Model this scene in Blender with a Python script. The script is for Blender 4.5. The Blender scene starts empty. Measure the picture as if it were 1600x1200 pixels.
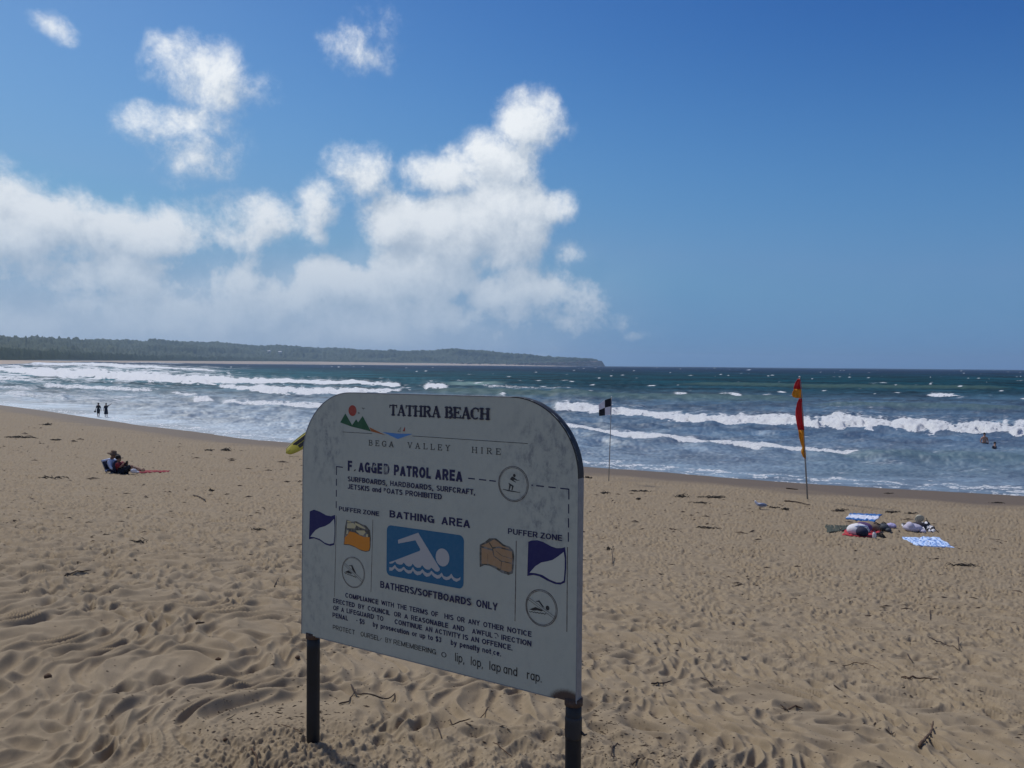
import bpy, bmesh, math, random
import numpy as np
from mathutils import Vector, Matrix, Euler

rng = np.random.default_rng(7)
random.seed(7)
scene = bpy.context.scene
COL = scene.collection

# ------------------------------------------------------------------ camera
F = 1250.0                      # focal length in photo pixels (photo 1600 wide)
CAMZ = 5.8
ROLL = math.atan(0.0088)
PITCH = math.atan((600 - 570.3) / F)
_f = np.array([0, math.cos(PITCH), -math.sin(PITCH)])
_u = np.array([0, math.sin(PITCH), math.cos(PITCH)])
_r = np.array([1.0, 0, 0])
CR = _r * math.cos(ROLL) + _u * math.sin(ROLL)
CU = _u * math.cos(ROLL) - _r * math.sin(ROLL)
CF = _f
cam_d = bpy.data.cameras.new('camera')
cam = bpy.data.objects.new('camera', cam_d)
COL.objects.link(cam)
cam_d.sensor_width = 36.0
cam_d.lens = 36.0 * F / 1600.0
cam_d.clip_start = 0.05
cam_d.clip_end = 60000
M3 = Matrix((CR, CU, -CF)).transposed()
cam.matrix_world = Matrix.Translation((0, 0, CAMZ)) @ M3.to_4x4()
scene.camera = cam

def ray(px, py):
    """direction of a photo pixel, in world axes"""
    return CR * ((px - 800) / F) - CU * ((py - 600) / F) + CF

def nt(tree, kind, loc=None, **kw):
    n = tree.nodes.new(kind)
    for k, v in kw.items():
        setattr(n, k, v)
    return n

# ------------------------------------------------------------------ world sky with clouds
SUN_EL, SUN_AZ = math.radians(52), math.radians(-42)      # azimuth from +Y, negative = left
SUN_DIR = np.array([math.sin(SUN_AZ) * math.cos(SUN_EL), math.cos(SUN_AZ) * math.cos(SUN_EL), math.sin(SUN_EL)])
world = bpy.data.worlds.new('World')
scene.world = world
world.use_nodes = True
wt = world.node_tree
wt.nodes.clear()
tc = nt(wt, 'ShaderNodeTexCoord')

def cloud_group():
    g = bpy.data.node_groups.new('cloud_density', 'ShaderNodeTree')
    g.interface.new_socket('Dir', in_out='INPUT', socket_type='NodeSocketVector')
    g.interface.new_socket('Density', in_out='OUTPUT', socket_type='NodeSocketFloat')
    gi = g.nodes.new('NodeGroupInput'); go = g.nodes.new('NodeGroupOutput')
    L = g.links.new
    # gentle domain warp
    n0 = nt(g, 'ShaderNodeTexNoise'); n0.inputs['Scale'].default_value = 9; n0.inputs['Detail'].default_value = 3
    L(gi.outputs[0], n0.inputs['Vector'])
    w1 = nt(g, 'ShaderNodeVectorMath', operation='SUBTRACT'); L(n0.outputs['Color'], w1.inputs[0]); w1.inputs[1].default_value = (.5, .5, .5)
    w2 = nt(g, 'ShaderNodeVectorMath', operation='SCALE'); L(w1.outputs[0], w2.inputs[0]); w2.inputs['Scale'].default_value = 0.05
    wd = nt(g, 'ShaderNodeVectorMath', operation='ADD'); L(gi.outputs[0], wd.inputs[0]); L(w2.outputs[0], wd.inputs[1])
    blobs = [ # px, py, rx, ry, weight
        (315, 112, 72, 48, .85), (262, 70, 28, 28, .7), (385, 128, 45, 24, .42), (238, 198, 52, 27, .62), (300, 232, 55, 42, .42),
        (72, 40, 18, 10, .2), (562, 68, 38, 28, .26), (562, 262, 54, 42, .85), (492, 318, 26, 36, .35), (480, 372, 22, 18, .25),
        (830, 200, 58, 54, 1.2), (785, 250, 70, 52, 1.1), (700, 262, 70, 34, .9), (790, 320, 64, 62, 1.1), (640, 345, 62, 46, .75),
        (735, 365, 120, 66, 1.15), (672, 425, 90, 46, .95), (800, 355, 62, 60, .95), (880, 325, 25, 22, .4), (892, 392, 22, 15, .3),
        (800, 455, 95, 44, .75), (880, 482, 85, 36, .45), (958, 496, 50, 18, .42), (1012, 520, 32, 10, .32),
        (530, 445, 88, 34, .72), (680, 492, 70, 32, .6), (50, 348, 150, 56, 1.35), (225, 356, 120, 44, 1.2), (366, 356, 74, 42, .72),
        (130, 425, 220, 60, 1.0), (320, 430, 110, 38, .62), (430, 475, 150, 30, .35), (120, 500, 360, 66, .9), (500, 522, 360, 44, .55),
        (60, 285, 60, 22, .3)]
    prev = None
    for (px, py, rx, ry, w) in blobs:
        c = ray(px, py); c = c / np.linalg.norm(c)
        s = nt(g, 'ShaderNodeVectorMath', operation='SUBTRACT'); L(wd.outputs[0], s.inputs[0]); s.inputs[1].default_value = c
        m = nt(g, 'ShaderNodeVectorMath', operation='MULTIPLY'); L(s.outputs[0], m.inputs[0]); m.inputs[1].default_value = (F / rx / 1.12, F / rx / 1.12, F / ry / 1.12)
        d = nt(g, 'ShaderNodeVectorMath', operation='DOT_PRODUCT'); L(m.outputs[0], d.inputs[0]); L(m.outputs[0], d.inputs[1])
        e = nt(g, 'ShaderNodeMath', operation='MULTIPLY_ADD'); L(d.outputs['Value'], e.inputs[0]); e.inputs[1].default_value = -w; e.inputs[2].default_value = w
        if prev is None: prev = e
        else:
            x = nt(g, 'ShaderNodeMath', operation='SMOOTH_MAX'); L(prev.outputs[0], x.inputs[0]); L(e.outputs[0], x.inputs[1]); x.inputs[2].default_value = 0.25; prev = x
    # general scattered cloud for the rest of the sky (left and behind), same kind as in view
    sep = nt(g, 'ShaderNodeSeparateXYZ'); L(gi.outputs[0], sep.inputs[0])
    gn = nt(g, 'ShaderNodeTexNoise'); gn.inputs['Scale'].default_value = 3.2; gn.inputs['Detail'].default_value = 2; L(gi.outputs[0], gn.inputs['Vector'])
    outm = nt(g, 'ShaderNodeMapRange'); L(sep.outputs['Y'], outm.inputs['Value'])
    outm.inputs['From Min'].default_value = 0.35; outm.inputs['From Max'].default_value = 0.7; outm.inputs['To Min'].default_value = 0; outm.inputs['To Max'].default_value = -3
    gm = nt(g, 'ShaderNodeMath', operation='MULTIPLY_ADD'); L(gn.outputs['Fac'], gm.inputs[0]); gm.inputs[1].default_value = 5; gm.inputs[2].default_value = -2.75
    ga = nt(g, 'ShaderNodeMath', operation='ADD'); L(gm.outputs[0], ga.inputs[0]); L(outm.outputs[0], ga.inputs[1])
    gx = nt(g, 'ShaderNodeMath', operation='MAXIMUM'); L(prev.outputs[0], gx.inputs[0]); L(ga.outputs[0], gx.inputs[1])
    # billowy detail
    n1 = nt(g, 'ShaderNodeTexNoise'); n1.inputs['Scale'].default_value = 15; n1.inputs['Detail'].default_value = 11; n1.inputs['Roughness'].default_value = .66
    n1.inputs['Distortion'].default_value = .12
    L(gi.outputs[0], n1.inputs['Vector'])
    s1 = nt(g, 'ShaderNodeMath', operation='MULTIPLY_ADD'); L(n1.outputs['Fac'], s1.inputs[0]); s1.inputs[1].default_value = 3.0; s1.inputs[2].default_value = -1.52
    n3 = nt(g, 'ShaderNodeTexNoise'); n3.inputs['Scale'].default_value = 6.5; n3.inputs['Detail'].default_value = 2; L(gi.outputs[0], n3.inputs['Vector'])
    s3 = nt(g, 'ShaderNodeMath', operation='MULTIPLY_ADD'); L(n3.outputs['Fac'], s3.inputs[0]); s3.inputs[1].default_value = 2.3; L(s1.outputs[0], s3.inputs[2])
    s4 = nt(g, 'ShaderNodeMath', operation='SUBTRACT'); L(s3.outputs[0], s4.inputs[0]); s4.inputs[1].default_value = 1.18
    sm = nt(g, 'ShaderNodeMath', operation='ADD'); L(gx.outputs[0], sm.inputs[0]); L(s4.outputs[0], sm.inputs[1])
    L(sm.outputs[0], go.inputs[0])
    return g
cg = cloud_group()
W = wt.links.new
c1 = nt(wt, 'ShaderNodeGroup'); c1.node_tree = cg; W(tc.outputs['Generated'], c1.inputs[0])
off = nt(wt, 'ShaderNodeVectorMath', operation='ADD'); W(tc.outputs['Generated'], off.inputs[0]); off.inputs[1].default_value = (-0.014, 0, 0.028)
c2 = nt(wt, 'ShaderNodeGroup'); c2.node_tree = cg; W(off.outputs[0], c2.inputs[0])
alpha = nt(wt, 'ShaderNodeMapRange', interpolation_type='SMOOTHSTEP'); W(c1.outputs[0], alpha.inputs['Value'])
alpha.inputs['From Min'].default_value = -.42; alpha.inputs['From Max'].default_value = .78
sepw = nt(wt, 'ShaderNodeSeparateXYZ'); W(tc.outputs['Generated'], sepw.inputs[0])
# low haze bank along the horizon, thicker to the left
hz = nt(wt, 'ShaderNodeMapRange', interpolation_type='SMOOTHSTEP'); W(sepw.outputs['Z'], hz.inputs['Value'])
hz.inputs['From Min'].default_value = 0.20; hz.inputs['From Max'].default_value = 0.0; hz.inputs['To Min'].default_value = 0; hz.inputs['To Max'].default_value = .85
hx = nt(wt, 'ShaderNodeMapRange', interpolation_type='SMOOTHSTEP'); W(sepw.outputs['X'], hx.inputs['Value'])
hx.inputs['From Min'].default_value = 0.24; hx.inputs['From Max'].default_value = -0.22; hx.inputs['To Min'].default_value = 0.05; hx.inputs['To Max'].default_value = 1
av = nt(wt, 'ShaderNodeMath', operation='POWER'); W(alpha.outputs[0], av.inputs[0]); av.inputs[1].default_value = 1.45
lowf = nt(wt, 'ShaderNodeMapRange'); W(sepw.outputs['Z'], lowf.inputs['Value']); lowf.inputs['From Min'].default_value = 0; lowf.inputs['From Max'].default_value = .15; lowf.inputs['To Min'].default_value = .6; lowf.inputs['To Max'].default_value = 1
alpha = nt(wt, 'ShaderNodeMath', operation='MULTIPLY'); W(av.outputs[0], alpha.inputs[0]); W(lowf.outputs[0], alpha.inputs[1])
hm = nt(wt, 'ShaderNodeMath', operation='MULTIPLY'); W(hz.outputs[0], hm.inputs[0]); W(hx.outputs[0], hm.inputs[1])
amax = nt(wt, 'ShaderNodeMath', operation='MAXIMUM'); W(alpha.outputs[0], amax.inputs[0]); W(hm.outputs[0], amax.inputs[1])
azero = nt(wt, 'ShaderNodeMapRange'); W(sepw.outputs['Z'], azero.inputs['Value']); azero.inputs['From Min'].default_value = -0.02; azero.inputs['From Max'].default_value = 0.0
af = nt(wt, 'ShaderNodeMath', operation='MULTIPLY', use_clamp=True); W(amax.outputs[0], af.inputs[0]); W(azero.outputs[0], af.inputs[1])
# cloud shade: lit towards the sun, grey on the far side
df = nt(wt, 'ShaderNodeMath', operation='SUBTRACT'); W(c1.outputs[0], df.inputs[0]); W(c2.outputs[0], df.inputs[1])
sh = nt(wt, 'ShaderNodeMapRange', interpolation_type='SMOOTHSTEP'); W(df.outputs[0], sh.inputs['Value'])
sh.inputs['From Min'].default_value = -.95; sh.inputs['From Max'].default_value = 0.95
lowz = nt(wt, 'ShaderNodeMapRange'); W(sepw.outputs['Z'], lowz.inputs['Value']); lowz.inputs['From Min'].default_value = 0.0; lowz.inputs['From Max'].default_value = 0.26
lowz.inputs['To Min'].default_value = .22; lowz.inputs['To Max'].default_value = 1
shm = nt(wt, 'ShaderNodeMath', operation='MULTIPLY'); W(sh.outputs[0], shm.inputs[0]); W(lowz.outputs[0], shm.inputs[1])
cc = nt(wt, 'ShaderNodeMix', data_type='RGBA'); W(shm.outputs[0], cc.inputs['Factor'])
cc.inputs['A'].default_value = (.39, .48, .60, 1); cc.inputs['B'].default_value = (.86, .90, .94, 1)
sky = nt(wt, 'ShaderNodeTexSky', sky_type='NISHITA'); sky.sun_disc = False
sky.sun_elevation = SUN_EL; sky.sun_rotation = SUN_AZ; sky.altitude = 0; sky.air_density = 1.0; sky.dust_density = 0.35; sky.ozone_density = 3.0
tint = nt(wt, 'ShaderNodeMix', data_type='RGBA', blend_type='MULTIPLY'); tint.inputs['Factor'].default_value = 1
W(sky.outputs[0], tint.inputs['A']); tint.inputs['B'].default_value = (.62, .86, 1.0, 1)
sp_ = nt(wt, 'ShaderNodeSeparateColor'); W(tint.outputs['Result'], sp_.inputs[0]); cmb = nt(wt, 'ShaderNodeCombineColor')
for i_, (ref_, pw_, gain_) in enumerate(((1.97, 2.55, 1.06), (4.02, 1.85, 1.03), (7.42, 1.12, 1.03))):      # deepen the blue away from the sun
    d_ = nt(wt, 'ShaderNodeMath', operation='DIVIDE'); W(sp_.outputs[i_], d_.inputs[0]); d_.inputs[1].default_value = ref_
    p_ = nt(wt, 'ShaderNodeMath', operation='POWER'); W(d_.outputs[0], p_.inputs[0]); p_.inputs[1].default_value = pw_ - 1
    m_ = nt(wt, 'ShaderNodeMath', operation='MINIMUM'); W(p_.outputs[0], m_.inputs[0]); m_.inputs[1].default_value = 1.25
    r_ = nt(wt, 'ShaderNodeMath', operation='MULTIPLY'); W(m_.outputs[0], r_.inputs[0]); W(sp_.outputs[i_], r_.inputs[1])
    g_ = nt(wt, 'ShaderNodeMath', operation='MULTIPLY'); W(r_.outputs[0], g_.inputs[0]); g_.inputs[1].default_value = gain_; W(g_.outputs[0], cmb.inputs[i_])
bh = nt(wt, 'ShaderNodeMapRange', interpolation_type='SMOOTHSTEP'); W(sepw.outputs['Z'], bh.inputs['Value']); bh.inputs['From Min'].default_value = .40; bh.inputs['From Max'].default_value = .0; bh.inputs['To Max'].default_value = .9
bhm = nt(wt, 'ShaderNodeMix', data_type='RGBA'); W(bh.outputs[0], bhm.inputs['Factor']); W(cmb.outputs[0], bhm.inputs['A']); bhm.inputs['B'].default_value = (.88, 2.5, 5.6, 1)
b1 = nt(wt, 'ShaderNodeBackground'); W(bhm.outputs['Result'], b1.inputs['Color']); b1.inputs['Strength'].default_value = 0.085
b2 = nt(wt, 'ShaderNodeBackground'); W(cc.outputs['Result'], b2.inputs['Color']); b2.inputs['Strength'].default_value = 1.0
mx = nt(wt, 'ShaderNodeMixShader'); W(af.outputs[0], mx.inputs[0]); W(b1.outputs[0], mx.inputs[1]); W(b2.outputs[0], mx.inputs[2])
wo = nt(wt, 'ShaderNodeOutputWorld'); W(mx.outputs[0], wo.inputs['Surface'])
world.cycles.sampling_method = 'MANUAL'; world.cycles.sample_map_resolution = 512

sun_d = bpy.data.lights.new('sun', 'SUN')
sun_d.energy = 2.9; sun_d.angle = math.radians(9); sun_d.color = (1.0, .95, .87)
sun = bpy.data.objects.new('sun', sun_d); COL.objects.link(sun)
sun.rotation_euler = Vector(SUN_DIR).to_track_quat('Z', 'Y').to_euler()
scene.view_settings.view_transform = 'Standard'
scene.view_settings.look = 'None'
scene.view_settings.exposure = 0.0
scene.view_settings.gamma = 1.0
scene.view_settings.use_curve_mapping = False
scene.cycles.max_bounces = 6
scene.cycles.volume_bounces = 0

# ------------------------------------------------------------------ helpers
def tag(o, label=None, cat=None, group=None, kind=None):
    if label: o['label'] = label
    if cat: o['category'] = cat
    if group: o['group'] = group
    if kind: o['kind'] = kind
    return o

def empty(name, loc, label=None, cat=None, group=None, rot=None):
    o = bpy.data.objects.new(name, None); COL.objects.link(o)
    o.empty_display_size = .2
    o.location = loc
    if rot is not None: o.rotation_euler = rot
    o['_m'] = 0; del o['_m']
    return tag(o, label, cat, group)

def link_mesh(name, me, mat, parent=None, smooth=False):
    o = bpy.data.objects.new(name, me); COL.objects.link(o)
    if mat:
        for m in (mat if isinstance(mat, (list, tuple)) else [mat]): me.materials.append(m)
    if smooth:
        me.polygons.foreach_set('use_smooth', [True] * len(me.polygons))
    if parent:
        o.parent = parent
        pm = parent_world(parent)
        o.matrix_parent_inverse = pm.inverted()
    return o

def parent_world(p):
    m = Matrix.LocRotScale(p.location, p.rotation_euler, p.scale)
    if p.parent: m = parent_world(p.parent) @ p.matrix_parent_inverse @ m
    return m

class MB:
    """collects faces in world coordinates; build() links them as one mesh object"""
    def __init__(s): s.v = []; s.f = []; s.m = []
    def face(s, pts, m=0):
        i = len(s.v); s.v += [tuple(map(float, p)) for p in pts]; s.f.append(tuple(range(i, i + len(pts)))); s.m.append(m)
    def box(s, c, size, rot=None, m=0):
        c = Vector(c); h = Vector(size) / 2
        R = rot if rot is not None else Matrix.Identity(3)
        i = len(s.v)
        for x in (-1, 1):
            for y in (-1, 1):
                for z in (-1, 1): s.v.append(tuple(c + R @ Vector((x * h.x, y * h.y, z * h.z))))
        for f in ((0, 1, 3, 2), (4, 6, 7, 5), (0, 4, 5, 1), (2, 3, 7, 6), (0, 2, 6, 4), (1, 5, 7, 3)):
            s.f.append(tuple(i + k for k in f)); s.m.append(m)
    def tube(s, pts, rad, seg=8, m=0, flat=1.0):
        pts = [Vector(p) for p in pts]
        if not hasattr(rad, '__len__'): rad = [rad] * len(pts)
        i0 = len(s.v); n = len(pts); side = None
        for k, p in enumerate(pts):
            t = (pts[min(k + 1, n - 1)] - pts[max(k - 1, 0)]).normalized()
            if side is None: side = t.orthogonal().normalized()
            else: side = (side - t * side.dot(t)).normalized()
            up = t.cross(side)
            for j in range(seg):
                a = 2 * math.pi * j / seg
                s.v.append(tuple(p + side * (math.cos(a) * rad[k]) + up * (math.sin(a) * rad[k] * flat)))
        for k in range(n - 1):
            for j in range(seg):
                a = i0 + k * seg + j; b = i0 + k * seg + (j + 1) % seg
                s.f.append((a, b, b + seg, a + seg)); s.m.append(m)
        s.f.append(tuple(i0 + j for j in range(seg))[::-1]); s.m.append(m)
        s.f.append(tuple(i0 + (n - 1) * seg + j for j in range(seg))); s.m.append(m)
    def ball(s, c, r, seg=12, rings=8, noise=0, m=0, R=None):
        c = Vector(c)
        if not hasattr(r, '__len__'): r = (r, r, r)
        i0 = len(s.v); ph = [random.random() * 6 for _ in range(4)]
        for a in range(rings + 1):
            th = math.pi * a / rings
            for b in range(seg):
                f = 2 * math.pi * b / seg
                k = 1 + noise * (math.sin(3 * f + ph[0]) * math.sin(2 * th + ph[1]) + .6 * math.sin(5 * f + ph[2] + 3 * th))
                p = Vector((math.sin(th) * math.cos(f) * r[0], math.sin(th) * math.sin(f) * r[1], math.cos(th) * r[2])) * k
                if R is not None: p = R @ p
                s.v.append(tuple(c + p))
        for a in range(rings):
            for b in range(seg):
                x = i0 + a * seg + b; y = i0 + a * seg + (b + 1) % seg
                s.f.append((x, x + seg, y + seg, y)); s.m.append(m)
    def build(s, name, mat, parent=None, smooth=False):
        me = bpy.data.meshes.new(name); me.from_pydata(s.v, [], s.f); me.update()
        o = link_mesh(name, me, mat, parent, smooth)
        if isinstance(mat, (list, tuple)): me.polygons.foreach_set('material_index', s.m)
        return o

def grid_mesh(name, P, nu, nv, attrs=None, wrap=False):
    """P: (nv*nu,3) array -> quad mesh, fast"""
    me = bpy.data.meshes.new(name)
    idx = np.arange(nu * nv).reshape(nv, nu)
    q = np.stack([idx[:-1, :-1], idx[:-1, 1:], idx[1:, 1:], idx[1:, :-1]], -1).reshape(-1, 4)
    me.vertices.add(nu * nv); me.vertices.foreach_set('co', P.astype(np.float32).ravel())
    me.loops.add(q.size); me.loops.foreach_set('vertex_index', q.astype(np.int32).ravel())
    me.polygons.add(len(q)); me.polygons.foreach_set('loop_start', np.arange(0, q.size, 4, dtype=np.int32))
    me.update(calc_edges=True)
    me.polygons.foreach_set('use_smooth', np.ones(len(q), dtype=bool))
    for k, a in (attrs or {}).items():
        if a.ndim == 1:
            at = me.attributes.new(k, 'FLOAT', 'POINT'); at.data.foreach_set('value', a.astype(np.float32))
        else:
            at = me.attributes.new(k, 'FLOAT_COLOR', 'POINT')
            at.data.foreach_set('color', np.concatenate([a, np.ones((len(a), 1))], 1).astype(np.float32).ravel())
    return me

# periodic noise made by filtering white noise; sampled bilinearly at any place
class Tile:
    def __init__(s, size, n, wl, seed, ax=1.0, ay=1.0, width=.55, falloff=None):
        r = np.random.default_rng(seed)
        fx = np.fft.fftfreq(n, size / n)[None, :] * ax; fy = np.fft.fftfreq(n, size / n)[:, None] * ay
        k = np.hypot(fx, fy) + 1e-9
        if falloff: amp = np.where(k < 1 / wl, 0.3, (k * wl) ** (-falloff)); amp[k < .25 / wl] = 0
        else: amp = np.exp(-(np.log(k * wl) ** 2) / (2 * width ** 2))
        amp[0, 0] = 0
        a = np.real(np.fft.ifft2(np.fft.fft2(r.standard_normal((n, n))) * amp))
        s.a = (a / a.std()).astype(np.float32); s.n = n; s.size = size
    def __call__(s, x, y):
        u = (np.asarray(x) / s.size) % 1.0 * s.n; v = (np.asarray(y) / s.size) % 1.0 * s.n
        i = np.floor(u).astype(int); j = np.floor(v).astype(int); fu = u - i; fv = v - j
        i %= s.n; j %= s.n; i2 = (i + 1) % s.n; j2 = (j + 1) % s.n
        A = s.a
        return A[j, i] * (1 - fu) * (1 - fv) + A[j, i2] * fu * (1 - fv) + A[j2, i] * (1 - fu) * fv + A[j2, i2] * fu * fv

def sstep(a, b, x):
    t = np.clip((x - a) / (b - a), 0, 1); return t * t * (3 - 2 * t)

# ------------------------------------------------------------------ materials
def new_mat(name):
    m = bpy.data.materials.new(name); m.use_nodes = True; t = m.node_tree
    b = t.nodes['Principled BSDF']
    return m, t, b

def simple_mat(name, col, rough=.7, var=.12, scale=20, bump=0.0, metal=0.0, bscale=None, spec=.5):
    m, t, b = new_mat(name)
    co = nt(t, 'ShaderNodeTexCoord')
    n = nt(t, 'ShaderNodeTexNoise'); n.inputs['Scale'].default_value = scale; n.inputs['Detail'].default_value = 5
    t.links.new(co.outputs['Object'], n.inputs['Vector'])
    mixn = nt(t, 'ShaderNodeMix', data_type='RGBA')
    mixn.inputs['A'].default_value = (*[c * (1 - var * 1.6) for c in col], 1); mixn.inputs['B'].default_value = (*[min(1, c * (1 + var * 1.6)) for c in col], 1)
    t.links.new(n.outputs['Fac'], mixn.inputs['Factor']); t.links.new(mixn.outputs['Result'], b.inputs['Base Color'])
    b.inputs['Roughness'].default_value = rough; b.inputs['Metallic'].default_value = metal
    b.inputs['Specular IOR Level'].default_value = spec
    if bump:
        n2 = nt(t, 'ShaderNodeTexNoise'); n2.inputs['Scale'].default_value = bscale or scale * 3; n2.inputs['Detail'].default_value = 4
        t.links.new(co.outputs['Object'], n2.inputs['Vector'])
        bp = nt(t, 'ShaderNodeBump'); bp.inputs['Strength'].default_value = .6; bp.inputs['Distance'].default_value = bump
        t.links.new(n2.outputs['Fac'], bp.inputs['Height']); t.links.new(bp.outputs[0], b.inputs['Normal'])
    return m

# ------------------------------------------------------------------ beach terrain
SH = np.array([(-1400, 560), (-700, 420), (-330, 290), (-180, 195), (-110, 143), (-66.4, 103.7), (-55.3, 93.7), (-41, 79.7), (-33.7, 72.5), (-25.7, 65.9), (-20.6, 60.7), (-15.2, 57.5),
               (-6, 52.2), (4.1, 45.6), (7.8, 43.9), (11.8, 41.2), (16.05, 39.1), (23.4, 36.5), (34, 30.5), (60, 12), (140, -50), (400, -260)])
_sx = np.linspace(-1400, 400, 9001); _sy = np.interp(_sx, SH[:, 0], SH[:, 1])
_k = np.ones(13) / 13; _sy = np.convolve(np.pad(_sy, 6, mode='edge'), _k, 'valid')
def shore_s(x, y): return (np.interp(x, _sx, _sy) - y) * 0.8
PS = np.array([(-400, -12), (-60, -4), (0, 0), (4, .45), (8, .85), (13, 1.25), (18, 1.6), (22, 1.95), (26, 2.45), (30, 3.05), (33, 3.6), (36.2, 4.235), (39, 4.34), (60, 4.6), (200, 8), (900, 14)])
_ps = np.linspace(-400, 900, 13001); _pz = np.interp(_ps, PS[:, 0], PS[:, 1])
_k = np.hanning(31); _k /= _k.sum(); _pz = np.convolve(np.pad(_pz, 15, mode='edge'), _k, 'valid')
def base_z(x, y):
    s = shore_s(x, y); z = np.interp(s, _ps, _pz)
    z = z + 0.10 * np.exp(-(((x + 1.05) / .75) ** 2 + ((y - 2.35) / .55) ** 2))
    return z

TA = Tile(14, 1024, .40, 1, ax=.46, ay=1.0, width=.38)      # wind-rounded footprints, crests across the slope
TB = Tile(11, 1024, .30, 2, ax=.5, ay=1.0, width=.35)
TC = Tile(5, 1024, .07, 3, ax=.55, width=.55)
TW = Tile(17, 1536, 1.6, 4, width=.5)
TW2 = Tile(15, 1536, 1.3, 5, width=.5)
TD = Tile(31, 1024, 3.5, 6, width=.5)
TG = Tile(3, 1024, .035, 8, width=.5)
# footprints stamped on a periodic tile
def stamp_tile(size, n, count, seed, rmin, rmax):
    r = np.random.default_rng(seed); A = np.zeros((n, n), np.float32); px = size / n
    for _ in range(count):
        cx, cy = r.random(2) * size; L = r.uniform(rmin, rmax); Wd = L * r.uniform(.4, .65); a = r.uniform(0, 6.283); dep = r.uniform(.5, 1)
        k = int(L * 2.2 / px) + 1; ii = np.arange(-k, k + 1); X, Y = np.meshgrid(ii * px, ii * px)
        u = (X * math.cos(a) + Y * math.sin(a)) / L; v = (-X * math.sin(a) + Y * math.cos(a)) / Wd
        q = np.sqrt(u * u + v * v); h = -dep * np.clip(1 - q ** 2, 0, 1) ** .7 + .42 * dep * np.exp(-((q - 1.25) / .28) ** 2)
        ci, cj = int(cx / px), int(cy / px)
        A[np.ix_((cj + ii) % n, (ci + ii) % n)] += h
    o = Tile.__new__(Tile); o.a = A; o.n = n; o.size = size; return o
FP = stamp_tile(12, 1024, 900, 11, .09, .17)

def sand_h(x, y):
    s = shore_s(x, y); d = np.hypot(x, y); far = sstep(8, 16, d); right = sstep(-1, 1.2, x)
    wx = x + .09 * TW(x, y); wy = y + (.07 - .03 * right) * TW2(x, y)
    a = 1.2 - np.sqrt(TA(wx, wy) ** 2 + .02); b = 1 - np.sqrt(TB(wx + 3, wy + 1) ** 2 + .12)
    rid = (.019 - .002 * right + .003 * far) * np.clip(a, -1.5, 1.1) * (1 - .15 * far) + (.007 + .012 * far) * np.clip(b, -1.5, 1) + (.011 - .004 * right) * TA(wx + 5, wy + 7)
    patch = sstep(.7, 1.9, TD(x, y)) * sstep(-1.5, 1.5, x)                                    # trampled patches
    near_left = 1 - .5 * sstep(.5, -1.5, x) * sstep(5, 2.5, d)
    fpm = .10 + .05 * far + .10 * right * (1 - far)
    mid = sstep(-.8, 1.2, TD(x * .7 + 3, y + 9)); z = rid * (1 - .35 * far * (1 - mid)) * near_left + (.030 + .03 * far * mid) * fpm * FP(x, y)
    clod = .0022 * np.clip(TC(x, y), -1, 3) * (.10 + .9 * patch) + .0012 * TG(x, y) * (.05 + patch)
    pb = np.exp(-(((x - .5) / .9) ** 2 + ((y - 2.7) / .7) ** 2)) + np.exp(-(((x + .9) / .5) ** 2 + ((y - 3.1) / .35) ** 2))
    clod = clod + pb * (.0085 * np.clip(TC(x + 1, y), -.3, 2.2) + .0016 * TG(x + 2, y))
    z = z + clod * sstep(16, 6, d)
    wet = sstep(9.5, 5.5, s + .5 * TW(x * .3, y * .3))
    return z * (1 - wet) + .003 * wet * TW(x * .5, y * .5), wet

def ground_z(x, y):
    x = np.asarray(x, float); y = np.asarray(y, float)
    return base_z(x, y) + sand_h(x, y)[0]

_dd = np.geomspace(1.2, 400, 2600)
def hit(px, py):
    """where the sight line of a photo point meets the sand"""
    d = ray(px, py); t = _dd / d[1]
    x = d[0] * t; y = d[1] * t; z = CAMZ + d[2] * t
    g = base_z(x, y); k = int(np.argmax(z < g))
    if k == 0: k = 1
    a = (z[k - 1] - g[k - 1]); b = (g[k] - z[k]); f = a / (a + b + 1e-9)
    tt = t[k - 1] + (t[k] - t[k - 1]) * f
    X, Y = d[0] * tt, d[1] * tt
    return Vector((X, Y, float(ground_z(X, Y))))
def sea_at(px, py):
    d = ray(px, py); t = -CAMZ / d[2]; return Vector((d[0] * t, d[1] * t, 0))
def mpp(p): return p[1] / F                    # metres per photo pixel at a point

# columns of the polar grids (dense where the view is, coarse elsewhere)
def columns(step):
    v = np.arange(-860, 861, step) / F
    return np.concatenate([-np.tan(np.radians(np.linspace(80, 35.5, 60))), v, np.tan(np.radians(np.linspace(35.5, 80, 60)))])

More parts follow.
